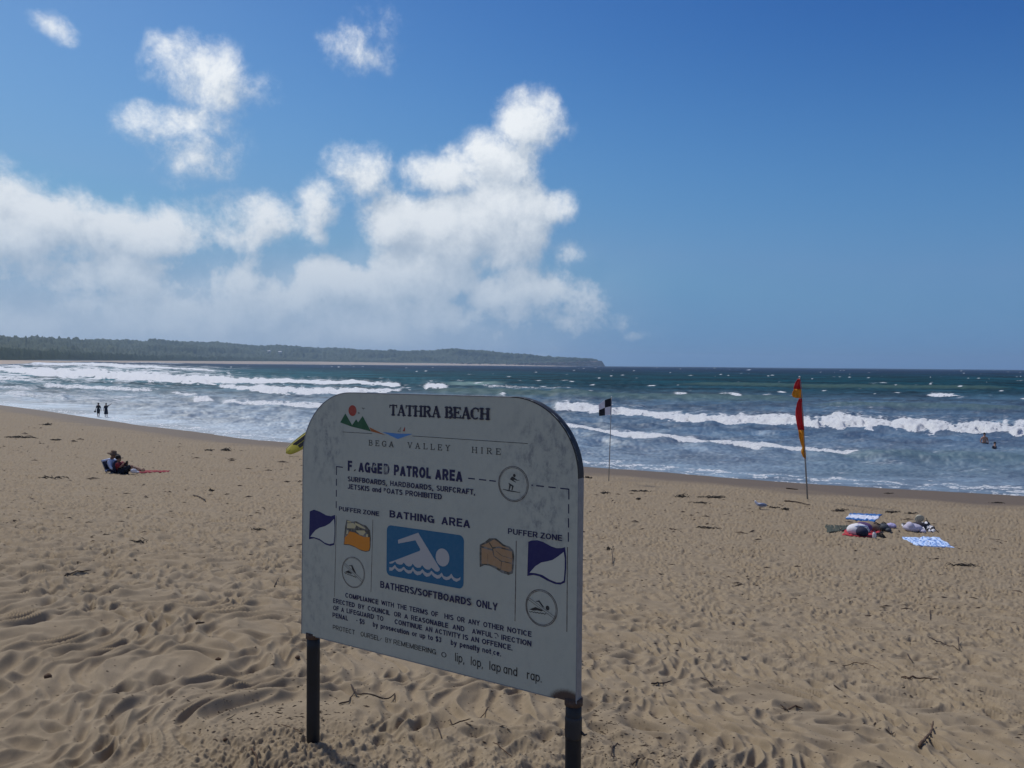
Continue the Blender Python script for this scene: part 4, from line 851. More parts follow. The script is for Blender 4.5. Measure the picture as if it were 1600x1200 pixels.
# plain grotesque letters built stroke by stroke (unit cap height)
def sans(ch, b):
    l = b / 2; B = b / 2; T = 1 - b / 2; X = .74; XT = X - b / 2
    def bowl(x, xr, xa, y0, y1): return [(x, y1), (xa, y1)] + arc(xa, (y0 + y1) / 2, xr - xa, (y1 - y0) / 2, 90, -90, 8)[1:-1] + [(xa, y0), (x, y0)]
    def oval(cx, cy, rx, ry, n=18): return arc(cx, cy, rx, ry, 0, 360, n)
    W = .66; r = W - b / 2
    if ch == 'A': W = .70; S = [[(l * .9, 0), (W / 2, T)], [(W - l * .9, 0), (W / 2, T)], [(W * .24, .28), (W * .76, .28)]]
    elif ch == 'B': S = [[(l, 0), (l, 1)], bowl(l, r - .03, r - .24, .53, T), bowl(l, r, r - .24, B, .53)]
    elif ch == 'C': W = .70; S = [arc(W / 2, .5, W / 2 - l, .5 - l, 38, 322, 20)]
    elif ch == 'D': W = .68; S = [[(l, 0), (l, 1)], bowl(l, W - l, .30, B, T)]
    elif ch == 'E': W = .58; S = [[(l, 0), (l, 1)], [(l, T), (W, T)], [(l, .52), (W - .04, .52)], [(l, B), (W, B)]]
    elif ch == 'F': W = .55; S = [[(l, 0), (l, 1)], [(l, T), (W, T)], [(l, .50), (W - .05, .50)]]
    elif ch == 'G': W = .72; S = [arc(W / 2, .5, W / 2 - l, .5 - l, 38, 340, 20), [(W - l, 0), (W - l, .46)], [(W * .55, .46), (W, .46)]]
    elif ch == 'H': S = [[(l, 0), (l, 1)], [(r, 0), (r, 1)], [(l, .52), (r, .52)]]
    elif ch == 'I': W = b; S = [[(l, 0), (l, 1)]]
    elif ch == 'J': W = .5; S = [[(W - l, 1), (W - l, .26)] + arc(W / 2, .26, W / 2 - l, .26 - l, 0, -180, 10)]
    elif ch == 'K': W = .68; S = [[(l, 0), (l, 1)], [(W - l * 1.3, 1), (l, .36)], [(W * .40, .58), (W - l, 0)]]
    elif ch == 'L': W = .52; S = [[(l, 0), (l, 1)], [(l, B), (W, B)]]
    elif ch == 'M': W = .80; S = [[(l, 0), (l, 1)], [(W - l, 0), (W - l, 1)], [(l, 1), (W / 2, .05)], [(W - l, 1), (W / 2, .05)]]
    elif ch == 'N': W = .68; S = [[(l, 0), (l, 1)], [(W - l, 0), (W - l, 1)], [(l, 1), (W - l, 0)]]
    elif ch == 'O': W = .74; S = [oval(W / 2, .5, W / 2 - l, .5 - l, 24)]
    elif ch == 'P': W = .63; S = [[(l, 0), (l, 1)], bowl(l, W - l, W - .28, .44, T)]
    elif ch == 'R': W = .68; S = [[(l, 0), (l, 1)], bowl(l, W - l * 1.2, W - .30, .46, T), [(W * .52, .46), (W - l * .9, 0)]]
    elif ch == 'S': W = .62; S = [arc(W / 2, 1 - .26 - 0, W / 2 - l, .26 - l, 25, 250, 12) + [(W * .62, .47)] + arc(W / 2, .27, W / 2 - l, .27 - l, 55, -155, 14)]
    elif ch == 'T': W = .62; S = [[(W / 2, 0), (W / 2, 1)], [(0, T), (W, T)]]
    elif ch == 'U': W = .67; S = [[(l, 1), (l, .3)] + arc(W / 2, .3, W / 2 - l, .3 - l, 180, 360, 12) + [(W - l, 1)]]
    elif ch == 'V': W = .68; S = [[(l * .9, 1), (W / 2, B)], [(W - l * .9, 1), (W / 2, B)]]
    elif ch == 'W': W = .95; S = [[(l * .8, 1), (W * .27, B)], [(W * .27, B), (W / 2, T)], [(W / 2, T), (W * .73, B)], [(W * .73, B), (W - l * .8, 1)]]
    elif ch == 'Y': W = .68; S = [[(l * .8, 1), (W / 2, .42)], [(W - l * .8, 1), (W / 2, .42)], [(W / 2, .46), (W / 2, 0)]]
    elif ch == 'Z': W = .62; S = [[(.02, T), (W - .02, T)], [(W - l, T), (l, B)], [(.0, B), (W, B)]]
    elif ch == '$': W = .56; S = sans('S', b)[0][:1] + [[(W * .55, -.1), (W * .55, 1.1)]]
    elif ch == '5': W = .56; S = [[(W - .04, T), (.10, T)], [(.12, T), (.07, .50)], [(.07, .52)] + arc(W / 2 - .01, .33, W / 2 - l, .33 - l, 130, -150, 14)]
    elif ch == '3': W = .56; S = [arc(W / 2, .75, W / 2 - l, .25 - l, 160, -80, 10), arc(W / 2, .27, W / 2 - l, .27 - l, 80, -155, 12)]
    elif ch == 'a': W = .54; S = [oval(W / 2 - .0, X / 2 - .0, W / 2 - l, X / 2 - l), [(W - l, 0), (W - l, X)]]
    elif ch == 'b': W = .56; S = [[(l, 0), (l, 1)], oval(W / 2, X / 2, W / 2 - l, X / 2 - l)]
    elif ch == 'd': W = .56; S = [[(W - l, 0), (W - l, 1)], oval(W / 2, X / 2, W / 2 - l, X / 2 - l)]
    elif ch == 'p': W = .56; S = [[(l, -.27), (l, X)], oval(W / 2, X / 2, W / 2 - l, X / 2 - l)]
    elif ch == 'o': W = .57; S = [oval(W / 2, X / 2, W / 2 - l, X / 2 - l)]
    elif ch == 'c': W = .52; S = [arc(W / 2, X / 2, W / 2 - l, X / 2 - l, 40, 320, 14)]
    elif ch == 'e': W = .55; S = [arc(W / 2, X / 2, W / 2 - l, X / 2 - l, 0, 320, 16), [(l, X / 2), (W - l, X / 2)]]
    elif ch == 'n': W = .53; S = [[(l, 0), (l, X)], [(l, .44)] + arc(W / 2, .46, W / 2 - l, XT - .46, 170, 0, 8) + [(W - l, 0)]]
    elif ch == 'u': W = .53; S = [[(W - l, 0), (W - l, X)], [(l, X), (l, .28)] + arc(W / 2, .26, W / 2 - l, .26 - l, 180, 350, 8)]
    elif ch == 'r': W = .34; S = [[(l, 0), (l, X)], [(l, .50), (W * .6, XT - .03), (W, XT)]]
    elif ch == 's': W = .48; S = [arc(W / 2, X * .74, W / 2 - l, X * .26 - l * .6, 25, 250, 8) + [(W * .62, X * .46)] + arc(W / 2, X * .26, W / 2 - l, X * .27 - l * .6, 55, -155, 9)]
    elif ch == 't': W = .33; S = [[(W * .45, .98), (W * .45, .14), (W * .6, B), (W, B)], [(0, XT), (W, XT)]]
    elif ch == 'i': W = b; S = [[(l, 0), (l, X)], [(l, .88), (l, 1)]]
    elif ch == 'l': W = b; S = [[(l, 0), (l, 1)]]
    elif ch == 'y': W = .52; S = [[(l * .8, X), (W / 2, .03)], [(W - l * .8, X), (W * .46, -.12), (W * .25, -.25), (.04, -.24)]]
    elif ch == ',': W = b * 1.2; S = [[(l * 1.1, b), (l * 1.1, 0), (l * .4, -.15)]]
    elif ch == '.': W = b * 1.1; S = [[(l, 0), (l, b)]]
    elif ch == '-': W = .32; S = [[(0, .36), (W, .36)]]
    elif ch == '/': W = .34; S = [[(0, -.02), (W, 1.02)]]
    else: W = .28; S = []
    return S, W
def joined(pts, w):
    """a mitred ribbon along a polyline, as quads that share their edges"""
    P = [np.array(p, float) for p in pts]; n = len(P); out = []; L_, R_ = [], []; closed = np.linalg.norm(P[0] - P[-1]) < 1e-6
    for k in range(n):
        a = P[k] - P[k - 1] if k > 0 else (P[0] - P[-2] if closed else P[1] - P[0]); c = P[k + 1] - P[k] if k < n - 1 else (P[1] - P[0] if closed else P[-1] - P[-2])
        a = a / (np.linalg.norm(a) + 1e-9); c = c / (np.linalg.norm(c) + 1e-9); t_ = a + c; t_ = t_ / (np.linalg.norm(t_) + 1e-9); nrm_ = np.array([-t_[1], t_[0]]); m_ = 1 / max(.45, float(np.dot(t_, a)))
        L_.append(P[k] + nrm_ * w / 2 * m_); R_.append(P[k] - nrm_ * w / 2 * m_)
    for k in range(n - 1): out.append([tuple(R_[k]), tuple(R_[k + 1]), tuple(L_[k + 1]), tuple(L_[k])])
    return out
def txt(body, u0, v0, u1, cap, mat, bold=0.0, light=False):
    b = .12 if light else (.13 + bold * 1.9); gap = .095 if not light else .13; x = 0; polys = []; lv = 0
    for ch in body:
        if ch == ' ': x += .28; continue
        S, W = sans(ch, b)
        for pts in S: polys += [[(px + x, py) for px, py in p] for p in joined(pts, b)]
        x += W + gap
    x -= gap; k = (u1 - u0) / x
    decal([[(u0 + a * k, v0 + c * cap) for a, c in p] for p in polys], mat, 'lettering')
stxt('TATHRA BEACH', .4646, .9168, .925, .0400, M_ink2, .27, .11, .21, .02)
stxt('BEGA', .3594, .7965, .4888, .0215, M_blk, .13, .085, .15, .48)
stxt('VALLEY', .5545, .7975, .7541, .0215, M_blk, .13, .085, .15, .55)
stxt('HIRE', .8473, .7970, .972, .0215, M_blk, .13, .085, .15, .55)
WR = {}
WR['flag'] = [('F', 0.2517, 0.2753), ('AGGE', 0.3089, 0.4312), ('D', 0.4389, 0.4671), ('PATROL', 0.4894, 0.6668), ('AREA', 0.686, 0.8094)]
WR['surf'] = [('SURFBOARDS,', 0.2523, 0.4588), ('HARDBOARDS,', 0.4715, 0.6801), ('SURFCRAFT,', 0.6931, 0.8665)]
WR['jet'] = [('JETSKIS', 0.2526, 0.3681), ('and', 0.3803, 0.427), ('P', 0.4399, 0.4514), ('OATS', 0.4543, 0.5333), ('PROHIBITED', 0.5467, 0.7186)]
WR['bath'] = [('BATHERS/SOFTBOARDS', 0.4266, 0.856), ('ONLY', 0.8748, 0.9655)]
WR['c1'] = [('COMPLIANCE', 0.2451, 0.4192), ('WITH', 0.4322, 0.4962), ('THE', 0.512, 0.5588), ('TERMS', 0.5711, 0.6591), ('OF', 0.674, 0.7064), ('HIS', 0.7347, 0.7759), ('OR', 0.7916, 0.8255), ('ANY', 0.8409, 0.8907), ('OTHER', 0.9057, 0.992), ('NOTICE', 1.0059, 1.1037)]
WR['c2'] = [('ERECTED', 0.1792, 0.2968), ('BY', 0.3137, 0.3472), ('COUNCIL', 0.3638, 0.4775), ('OR', 0.4966, 0.5312), ('A', 0.5468, 0.5653), ('REASONABLE', 0.5798, 0.7533), ('AND', 0.772, 0.8245), ('AWFUL', 0.858, 0.9453), ('IRECTION', 0.9813, 1.104)]
WR['c3'] = [('OF', 0.1796, 0.2111), ('A', 0.2233, 0.2389), ('LIFEGUARD', 0.2527, 0.3971), ('TO', 0.4102, 0.4443), ('CONTINUE', 0.5001, 0.6328), ('AN', 0.6479, 0.6806), ('ACTIVITY', 0.6925, 0.808), ('IS', 0.8179, 0.8417), ('AN', 0.8528, 0.8887), ('OFFENCE.', 0.901, 1.0289)]
WR['c4'] = [('PENAL', 0.1764, 0.261), ('-', 0.3043, 0.311), ('$5', 0.3211, 0.3489), ('by', 0.3909, 0.4171), ('prosecution', 0.4301, 0.5722), ('or', 0.5845, 0.609), ('up', 0.6211, 0.6482), ('to', 0.6602, 0.684), ('$3', 0.6958, 0.7222), ('by', 0.7647, 0.7913), ('penalty', 0.8047, 0.8918), ('not', 0.9028, 0.9399), ('ce.', 0.9487, 0.982)]
WR['c5'] = [('PROTECT', 0.1787, 0.2981), ('OURSEL', 0.3284, 0.4258), ('BY', 0.4548, 0.4862), ('REMEMBERING', 0.4957, 0.6993), ('O', 0.7228, 0.746), ('lip,', 0.7848, 0.8258), ('lop,', 0.8538, 0.9061), ('lap', 0.9332, 0.9813), ('and', 0.9919, 1.0485), ('rap.', 1.0869, 1.1455)]
V_ = dict(flag=(.6905, .0405, .055), surf=(.6490, .0198, .030), jet=(.6190, .0198, .030), bath=(.2545, .0262, .030), c1=(.1885, .0185, .026), c2=(.1565, .0185, .026), c3=(.1280, .0185, .026), c4=(.0985, .0188, .026))
for k_, (v0_, cap_, bo_) in V_.items():
    for w_, a_, c_ in WR[k_]:
        if w_ == 'P': txt(w_, a_, .6250, c_, .0130, M_ink, bo_)
        elif w_ == '-': txt(w_, a_, v0_ + .002, c_, cap_, M_ink, bo_)
        else: txt(w_, a_, v0_, c_, cap_, M_ink, bo_)
for w_, a_, c_ in WR['c5']:
    if w_[0].islower(): txt(w_, a_, .0428, c_, .0310, M_blk, 0, True)
    else: txt(w_, a_, .0500 - .003 * (w_ == 'O'), c_, .0185, M_blk, 0, True)
txt('PUFFER ZONE', .2062, .5280, .4184, .0175, M_ink, .022); txt('PUFFER ZONE', 1.0043, .5270, 1.2176, .0195, M_ink, .022)
txt('BATHING', .4698, .5290, .6846, .0275, M_ink, .034); txt('AREA', .7169, .5290, .8451, .0300, M_ink, .034)
decal([[(.2830, .6905), (.2920, .6925), (.2950, .6985), (.2900, .6990)]], M_blk, 'worn_letter')
for k in range(4): decal([[(.4410 + .0056 * k, .6915 + .004 * (k % 2)), (.4426 + .0056 * k, .6915), (.4446 + .0056 * k, .722 + .006 * (k % 2)), (.4420 + .0056 * k, .7245)]], M_white, 'worn_patch', 3)
decal([[(.3760, .712), (.3800, .7105), (.3815, .7285), (.3775, .732)]], M_white, 'worn_patch', 3); decal([[(.3900, .716), (.3925, .7155), (.3935, .727), (.3910, .7275)]], M_white, 'worn_patch', 3)
decal([[(.5480, .6500), (.5500, .6495), (.5550, .6650), (.5525, .6680)]], M_white, 'worn_patch', 3); decal([[(.5575, .6530), (.5592, .6525), (.5615, .6660), (.5593, .6675)]], M_white, 'worn_patch', 3)
decal(stroke([(.9530, .1735), (.9620, .1750), (.9680, .1690), (.9685, .1640)], .003), M_ink, 'worn_letter'); decal(stroke([(.9560, .1600), (.9610, .1580)], .003), M_ink, 'worn_letter')
decal([[(.9440, .0930), (.9455, .0930), (.9460, .0975), (.9445, .0980)]], M_ink, 'worn_letter'); decal(stroke([(.4280, .0520), (.4310, .0580), (.4370, .0610)], .0016), M_blk, 'worn_letter')
# emblem: sun, peaks, shore, water, boats, birds
decal([ell(.2745, .9285, .0213, .0213)], M_red, 'sun_emblem'); decal([[(.2091, .8795), (.2364, .916), (.2729, .8719), (.2700, .8655)], [(.2700, .8655), (.2735, .8715), (.2947, .8954), (.305, .8833), (.3281, .9091), (.372, .8513)]], M_grn, 'hill_emblem')
decal([[(.3635, .8672), (.3735, .8513), (.4469, .84)]], M_brn, 'shore_emblem'); decal([[(.4306, .8515), (.5070, .8490), (.5784, .8511), (.5073, .8284)]], M_lbl, 'water_emblem')
decal([[(.5304, .8590), (.5420, .8590), (.5411, .8765)]], M_red, 'sail_emblem'); decal(stroke([(.507, .8565), (.5220, .8740), (.5190, .8565), (.507, .8565)], .0012), M_blk, 'sail_emblem')
decal(stroke([(.3250, .9415), (.3311, .9360), (.3370, .9405)], .0022) + stroke([(.3040, .9235), (.3085, .9180), (.3120, .9210)], .0022), M_blk, 'bird_emblem')
decal(stroke([(.2235, .8425), (.3787, .8427)], .0018) + stroke([(.5785, .8435), (1.0802, .8422)], .0018), M_blk, 'rule_line')
# dashed outline of the patrol area
ds = [[(.1903, .7025), (.2252, .7024)], [(.1906, .7030), (.1907, .6693)]] + [[(.1910, y), (.1912, y - .026)] for y in (.6530, .6090, .5640)]
ds += [[(a, .7055 - (a - .83) * .012), (c, .7055 - (c - .83) * .012)] for a, c in ((.8345, .8623), (.8816, .9115), (.9251, .9519), (1.0972, 1.1020), (1.1160, 1.1450), (1.1630, 1.1900), (1.2082, 1.2400))]
ds += [[(1.2396, a), (1.2402, c)] for a, c in ((.7010, .6675), (.6506, .6212), (.6043, .5749), (.5580, .5283))]
[decal(stroke(d_, .0042), M_ink, 'dash') for d_ in ds]
[decal(stroke(p_, w_), M_rng, 'flagpole_print') for p_, w_ in (([(.1927, .5059), (.186, .1824)], .0022), ([(.386, .5108), (.3795, .2299)], .0022), ([(1.0384, .5065), (1.0367, .2315)], .0030), ([(1.2371, .509), (1.2383, .2303)], .0030))]
for s in 'LR':
    decal([SHP['flag%s_out' % s]], M_flag, 'flag_print'); decal([SHP['flag%s_in' % s]], M_white, 'flag_print', 2)
decal([SHP['or_out']], M_brk, 'faded_flag_print'); decal([SHP['or_low']], M_or, 'faded_flag_print', 2)
decal([SHP['or_p%d' % k] for k in range(1, 7)], M_pale, 'faded_flag_print', 2)
decal([SHP['br_out']], M_brk, 'faded_flag_print'); decal([SHP['br_in']], M_tan, 'faded_flag_print', 2)
decal([p for k, w in ((1, .006), (2, .004), (3, .005), (4, .003), (5, .0018), (6, .0018), (7, .0012)) for p in stroke(SHP['cr%d' % k], w)], M_brk, 'crack', 3)
decal([rounded(.457, .307, .8187, .499, .021, 6)], M_box, 'blue_square'); decal([SHP['sw_body']], M_sw, 'swimmer_pictogram', 2); decal([ell(.7238, .409, .031, .0325)], M_sw, 'swimmer_pictogram', 2)
decal([SHP['sw_wave']], M_sw, 'wave_pictogram', 2)
for cu, cv, r in ((1.0240, .7005, .0615), (1.1405, .2935, .0620), (.2860, .2935, .0610)):
    thin = .75 if cu < .5 else 1
    decal(ring(cu, cv, r, .0024 * thin) + ring(cu, cv, r - .0046 * thin, .0018 * thin), M_rng, 'ring_print')
hc = SHP['sf_head'][0]; decal([ell(hc[0], hc[1], .0056, .0056, 14), SHP['sf_torso'], SHP['sf_legs'], SHP['sf_board']], M_blk, 'surfer_pictogram', 1)
hc = SHP['nr_head'][0]
def wavy(a, c, n=12, amp=.0016):
    a = np.array(a); c = np.array(c); return [tuple(a + (c - a) * k / n + np.array([0, amp * (-1) ** k])) for k in range(n + 1)]
decal([ell(hc[0], hc[1], .0072, .0078, 14), SHP['nr_arm'], SHP['nr_body']] + stroke(wavy(SHP['nr_wave'][0], SHP['nr_wave'][2]), .0022), M_blk, 'no_swimming_pictogram')
decal([SHP['nl_arm'], SHP['nl_body']] + stroke(wavy(*SHP['nl_wave']), .0022), M_blk, 'no_swimming_pictogram')
for k in ('nr_sl', 'nl_sl'):
    a, c = np.array(SHP[k][0]), np.array(SHP[k][1]); dd = (c - a) / np.linalg.norm(c - a); nn = np.array([-dd[1], dd[0]]) * .0036
    decal(stroke([tuple(a + nn), tuple(c + nn)], .0013) + stroke([tuple(a - nn), tuple(c - nn)], .0013), M_rng, 'slash_print', 3)

# ------------------------------------------------------------------ flags
M_pole = simple_mat('grey_pole', (.26, .27, .28), .45, .15, 8, metal=.2); M_fred = simple_mat('red_flag_cloth', (.58, .018, .025), .8, .12, 12); M_fyel = simple_mat('yellow_flag_cloth', (.72, .32, .015), .8, .1, 12)
M_fblk = simple_mat('black_flag_cloth', (.008, .009, .016), .85, .2, 12); M_fwht = simple_mat('white_flag_cloth', (.66, .67, .74), .85, .06, 12); M_bolt = simple_mat('pale_pole_cap', (.6, .6, .6), .5)
for m_ in (M_fred, M_fyel, M_fwht):
    t = m_.node_tree; b = t.nodes['Principled BSDF']; tr = nt(t, 'ShaderNodeBsdfTranslucent'); mxs = nt(t, 'ShaderNodeMixShader'); mxs.inputs[0].default_value = .35
    src = b.inputs['Base Color'].links[0].from_socket; t.links.new(src, tr.inputs['Color']); t.links.new(b.outputs[0], mxs.inputs[1]); t.links.new(tr.outputs[0], mxs.inputs[2]); t.links.new(mxs.outputs[0], t.nodes['Material Output'].inputs['Surface'])
class Frame:
    """upright plane through a ground point; photo pixels near it become metres along it"""
    def __init__(s, base, px, py): s.b = Vector(base); s.px = px; s.py = py; s.m = base[1] / F
    def __call__(s, px, py, y=0.0): return Vector((s.b.x + (px - s.px) * s.m, s.b.y + y, s.b.z + (s.py - py) * s.m))
def cloth_strip(rows, n, thick, name, mat, parent, bulge=.0):
    """rows: list of (left point, right point) from top to bottom; gives a thin double-sided cloth"""
    q = MB(); G = []
    for i, (a, c) in enumerate(rows):
        G.append([Vector(a).lerp(Vector(c), k / n) + Vector((0, bulge * math.sin(2.4 * math.pi * k / n + i * .55) * min(1, 1.3 - k / n), 0)) for k in range(n + 1)])
    off = Vector((0, thick, 0)); m = len(G)
    def g(i, k, s): return G[i][k] + off * s
    for i in range(m - 1):
        for k in range(n):
            q.face([g(i, k, 0), g(i, k + 1, 0), g(i + 1, k + 1, 0), g(i + 1, k, 0)]); q.face([g(i, k, 1), g(i + 1, k, 1), g(i + 1, k + 1, 1), g(i, k + 1, 1)])
    for i in range(m - 1):
        q.face([g(i, 0, 0), g(i + 1, 0, 0), g(i + 1, 0, 1), g(i, 0, 1)]); q.face([g(i, n, 0), g(i, n, 1), g(i + 1, n, 1), g(i + 1, n, 0)])
    for k in range(n):
        q.face([g(0, k, 0), g(0, k, 1), g(0, k + 1, 1), g(0, k + 1, 0)]); q.face([g(m - 1, k, 0), g(m - 1, k + 1, 0), g(m - 1, k + 1, 1), g(m - 1, k, 1)])
    o = q.build(name, mat, parent); bm = bmesh.new(); bm.from_mesh(o.data); bmesh.ops.remove_doubles(bm, verts=bm.verts, dist=1e-4); bm.to_mesh(o.data); bm.free()
    o.data.polygons.foreach_set('use_smooth', [True] * len(o.data.polygons)); return o
g1 = hit(951, 752); fr = Frame(g1, 951, 752)
qf = empty('quartered_flag', g1, 'black and white quartered flag on a thin grey pole by the waterline', 'flag')
q = MB(); q.tube([fr(951, 762), fr(952.5, 690), fr(954, 621)], .019, 10); q.build('pole', M_pole, qf, True)
q = MB(); q.ball(fr(954, 620.2), .026, 10, 6); q.build('pole_cap', M_bolt, qf, True)
def bil(a, b_, c, d, u, v): return (Vector(a) * (1 - u) + Vector(b_) * u) * (1 - v) + (Vector(c) * (1 - u) + Vector(d) * u) * v
TLc, TRc, BLc, BRc = fr(933, 632, -.1), fr(953.6, 622), fr(934.5, 650, -.12), fr(953, 648)
def fpt(u, v):
    p = bil(TLc, TRc, BLc, BRc, u, v); p.y += .06 * math.sin(5.2 * (1 - u) + 1.2 * v) * (1 - u); p.z += .05 * (1 - v) * math.sin(math.pi * u) * .9 ; return p
for (u0, u1, v0, v1, m_) in ((.5, 1, 0, .5, M_fblk), (0, .5, 0, .5, M_fwht), (.5, 1, .5, 1, M_fwht), (0, .5, .5, 1, M_fblk)):
    rows = [(0, 0)] * 0; n = 6; q = MB()
    for i in range(n):
        for k in range(n):
            a = [(u0 + (u1 - u0) * (k + dk) / n, v0 + (v1 - v0) * (i + di) / n) for dk, di in ((0, 0), (1, 0), (1, 1), (0, 1))]
            P4 = [fpt(*x) for x in a]; q.face(P4); q.face([p + Vector((0, .004, 0)) for p in P4[::-1]])
    q.build('flag_quarter', m_, qf, True)
g2 = hit(1262, 781); fr = Frame(g2, 1262, 781)
pf = empty('patrol_flag', g2, 'tall leaning pole with a furled red and yellow patrol flag', 'flag')
q = MB(); q.tube([fr(1262.6, 792), fr(1257, 718), fr(1253, 665), fr(1249, 612), fr(1246, 590)], [.030, .028, .026, .022, .018], 10); q.build('pole', M_pole, pf, True)
q = MB(); q.ball(fr(1246, 589), .035, 10, 6); q.build('pole_cap', M_bolt, pf, True)
def pole_x(y): return float(np.interp(y, [590, 612, 665, 718, 781], [1246, 1249, 1253, 1257, 1262]))
def strip(L_, name, m_, bul): cloth_strip([(fr(x, y, -.03), fr(pole_x(y) + w, y, -.035)) for x, y, w in L_], 6, .02, name, m_, pf, bul)
strip([(1243.5, 592, .5), (1241, 596, 1), (1239, 601, 1), (1237.5, 608, .5)], 'red_cloth', M_fred, .08)
strip([(1237.5, 608, .5), (1235.8, 613, 1), (1235.2, 617, 1), (1237, 620.5, 1), (1241, 622, .5)], 'yellow_cloth', M_fyel, .08)
strip([(1245.5, 622.5, .2), (1243, 630, .6), (1241.4, 640, .8), (1241.2, 650, .8), (1243, 662, .6), (1245, 672, .6)], 'red_cloth', M_fred, .06)
strip([(1245, 672, .6), (1247, 684, .6), (1249.5, 692, .6), (1252.5, 700, .5), (1250.8, 704, .6), (1250.6, 708, .8), (1253, 714, .6), (1256, 717, .3)], 'yellow_cloth', M_fyel, .05)

# ------------------------------------------------------------------ rescue board behind the sign
gb = hit(451, 713); S_ = mpp(gb)
M_yel = simple_mat('yellow_board', (.50, .42, .03), .35, .08, 6); M_pad = simple_mat('black_foam_pad', (.008, .008, .01), .8, .2, 30); M_yel2 = simple_mat('pale_yellow_rail', (.66, .60, .25), .35, .06, 6)
rb = empty('rescue_board', gb, 'yellow rescue board with black foam pads, leaning behind the sign', 'rescue board')
ax = Vector((31, 14, 25)).normalized(); Lb = 3.1 / 1.0; nrm = Vector((-.30, -.88, .36)); nrm = (nrm - ax * nrm.dot(ax)).normalized(); wd = ax.cross(nrm).normalized()
if wd.z > 0: wd = -wd
P0 = gb + Vector((-.10, 0, .12))
def bpnt(t_, w_, h_): return P0 + ax * (Lb * t_) + wd * w_ + nrm * h_
def halfw(t_): return .36 * (math.sin(math.pi * min(1, max(0, t_)) ** .72) ** .55) if 0 < t_ < 1 else 0.0
q = MB(); NT, NS = 28, 14; R_ = []
for i in range(NT + 1):
    t_ = i / NT; w = max(.012, halfw(t_)); h = .06 * min(1, w / .15)
    R_.append([bpnt(t_, w * math.cos(2 * math.pi * k / NS), h * math.copysign(abs(math.sin(2 * math.pi * k / NS)) ** .5, math.sin(2 * math.pi * k / NS)) + .10 * (2 * t_ - 1) ** 4) for k in range(NS)])
for i in range(NT):
    for k in range(NS): q.face([R_[i][k], R_[i][(k + 1) % NS], R_[i + 1][(k + 1) % NS], R_[i + 1][k]])
q.face(R_[0][::-1]); q.face(R_[-1])
o = q.build('deck', M_yel, rb); bm = bmesh.new(); bm.from_mesh(o.data); bmesh.ops.remove_doubles(bm, verts=bm.verts, dist=1e-4); bm.to_mesh(o.data); bm.free(); o.data.polygons.foreach_set('use_smooth', [True] * len(o.data.polygons))
for sgn in (-1, 1):
    q = MB(); sh_ = .0 if sgn < 0 else .045
    for i in range(8):
        a, c = .17 + sh_ + .052 * i, .17 + sh_ + .052 * (i + 1)
        lo, hi = sorted((sgn * .025, sgn * .22)); q.face([bpnt(a, lo, .075), bpnt(c, lo, .075), bpnt(c, hi, .073), bpnt(a, hi, .073)])
        q.face([bpnt(a, lo, .05), bpnt(a, lo, .075), bpnt(a, hi, .073), bpnt(a, hi, .05)])
    for w_ in (sgn * .025, sgn * .22): q.face([bpnt(.17 + sh_, w_, .05), bpnt(.586 + sh_, w_, .05), bpnt(.586 + sh_, w_, .074), bpnt(.17 + sh_, w_, .074)])
    q.build('foam_pad', M_pad, rb)
q = MB(); q.tube([bpnt(t_, -halfw(t_) * .97, .03 + .10 * (2 * t_ - 1) ** 4) for t_ in np.linspace(.04, .95, 26)], .022, 8); q.build('rail', M_yel2, rb, True)
q = MB(); q.tube([bpnt(.05, .02, .16), bpnt(.065, .06, .18), bpnt(.085, .03, .15)], .012, 6); q.build('handle', M_pad, rb, True)
for t_ in (.62, .78):      # the board leans on two short legs of a rack
    p = bpnt(t_, 0, -.06); q = MB(); q.tube([p, Vector((p.x, p.y + .12, float(ground_z(p.x, p.y)) - .1))], .022, 8); q.build('prop_leg', M_pole, rb, True)

# ------------------------------------------------------------------ people
def skin(verts, radii, edges, sub=1):
    me = bpy.data.meshes.new('tmp'); me.from_pydata([tuple(v) for v in verts], edges, []); o = bpy.data.objects.new('tmp', me); COL.objects.link(o)
    o.modifiers.new('s', 'SKIN'); sv = me.skin_vertices[0].data
    for k, r in enumerate(radii): sv[k].radius = (r, r) if not hasattr(r, '__len__') else r
    sv[0].use_root = True
    md = o.modifiers.new('u', 'SUBSURF'); md.levels = sub; md.render_levels = sub
    dg = bpy.context.evaluated_depsgraph_get(); out = bpy.data.meshes.new_from_object(o.evaluated_get(dg))
    bpy.data.objects.remove(o); return out
KEYS = ['pelvis', 'waist', 'chest', 'neck', 'jaw', 'crown', 'shoulder_l', 'elbow_l', 'wrist_l', 'hand_l', 'shoulder_r', 'elbow_r', 'wrist_r', 'hand_r', 'hip_l', 'knee_l', 'ankle_l', 'toe_l', 'hip_r', 'knee_r', 'ankle_r', 'toe_r', 'nose']
RAD = dict(pelvis=.135, waist=.118, chest=.135, neck=.052, jaw=.078, crown=.082, shoulder=.062, elbow=.042, wrist=.028, hand=.034, hip=.088, knee=.056, ankle=.037, toe=.034, nose=.018)
EDG = [('pelvis', 'waist'), ('waist', 'chest'), ('chest', 'neck'), ('neck', 'jaw'), ('jaw', 'crown'), ('jaw', 'nose')] + [e for s in 'lr' for e in (('chest', 'shoulder_' + s), ('shoulder_' + s, 'elbow_' + s), ('elbow_' + s, 'wrist_' + s), ('wrist_' + s, 'hand_' + s), ('pelvis', 'hip_' + s), ('hip_' + s, 'knee_' + s), ('knee_' + s, 'ankle_' + s), ('ankle_' + s, 'toe_' + s))]
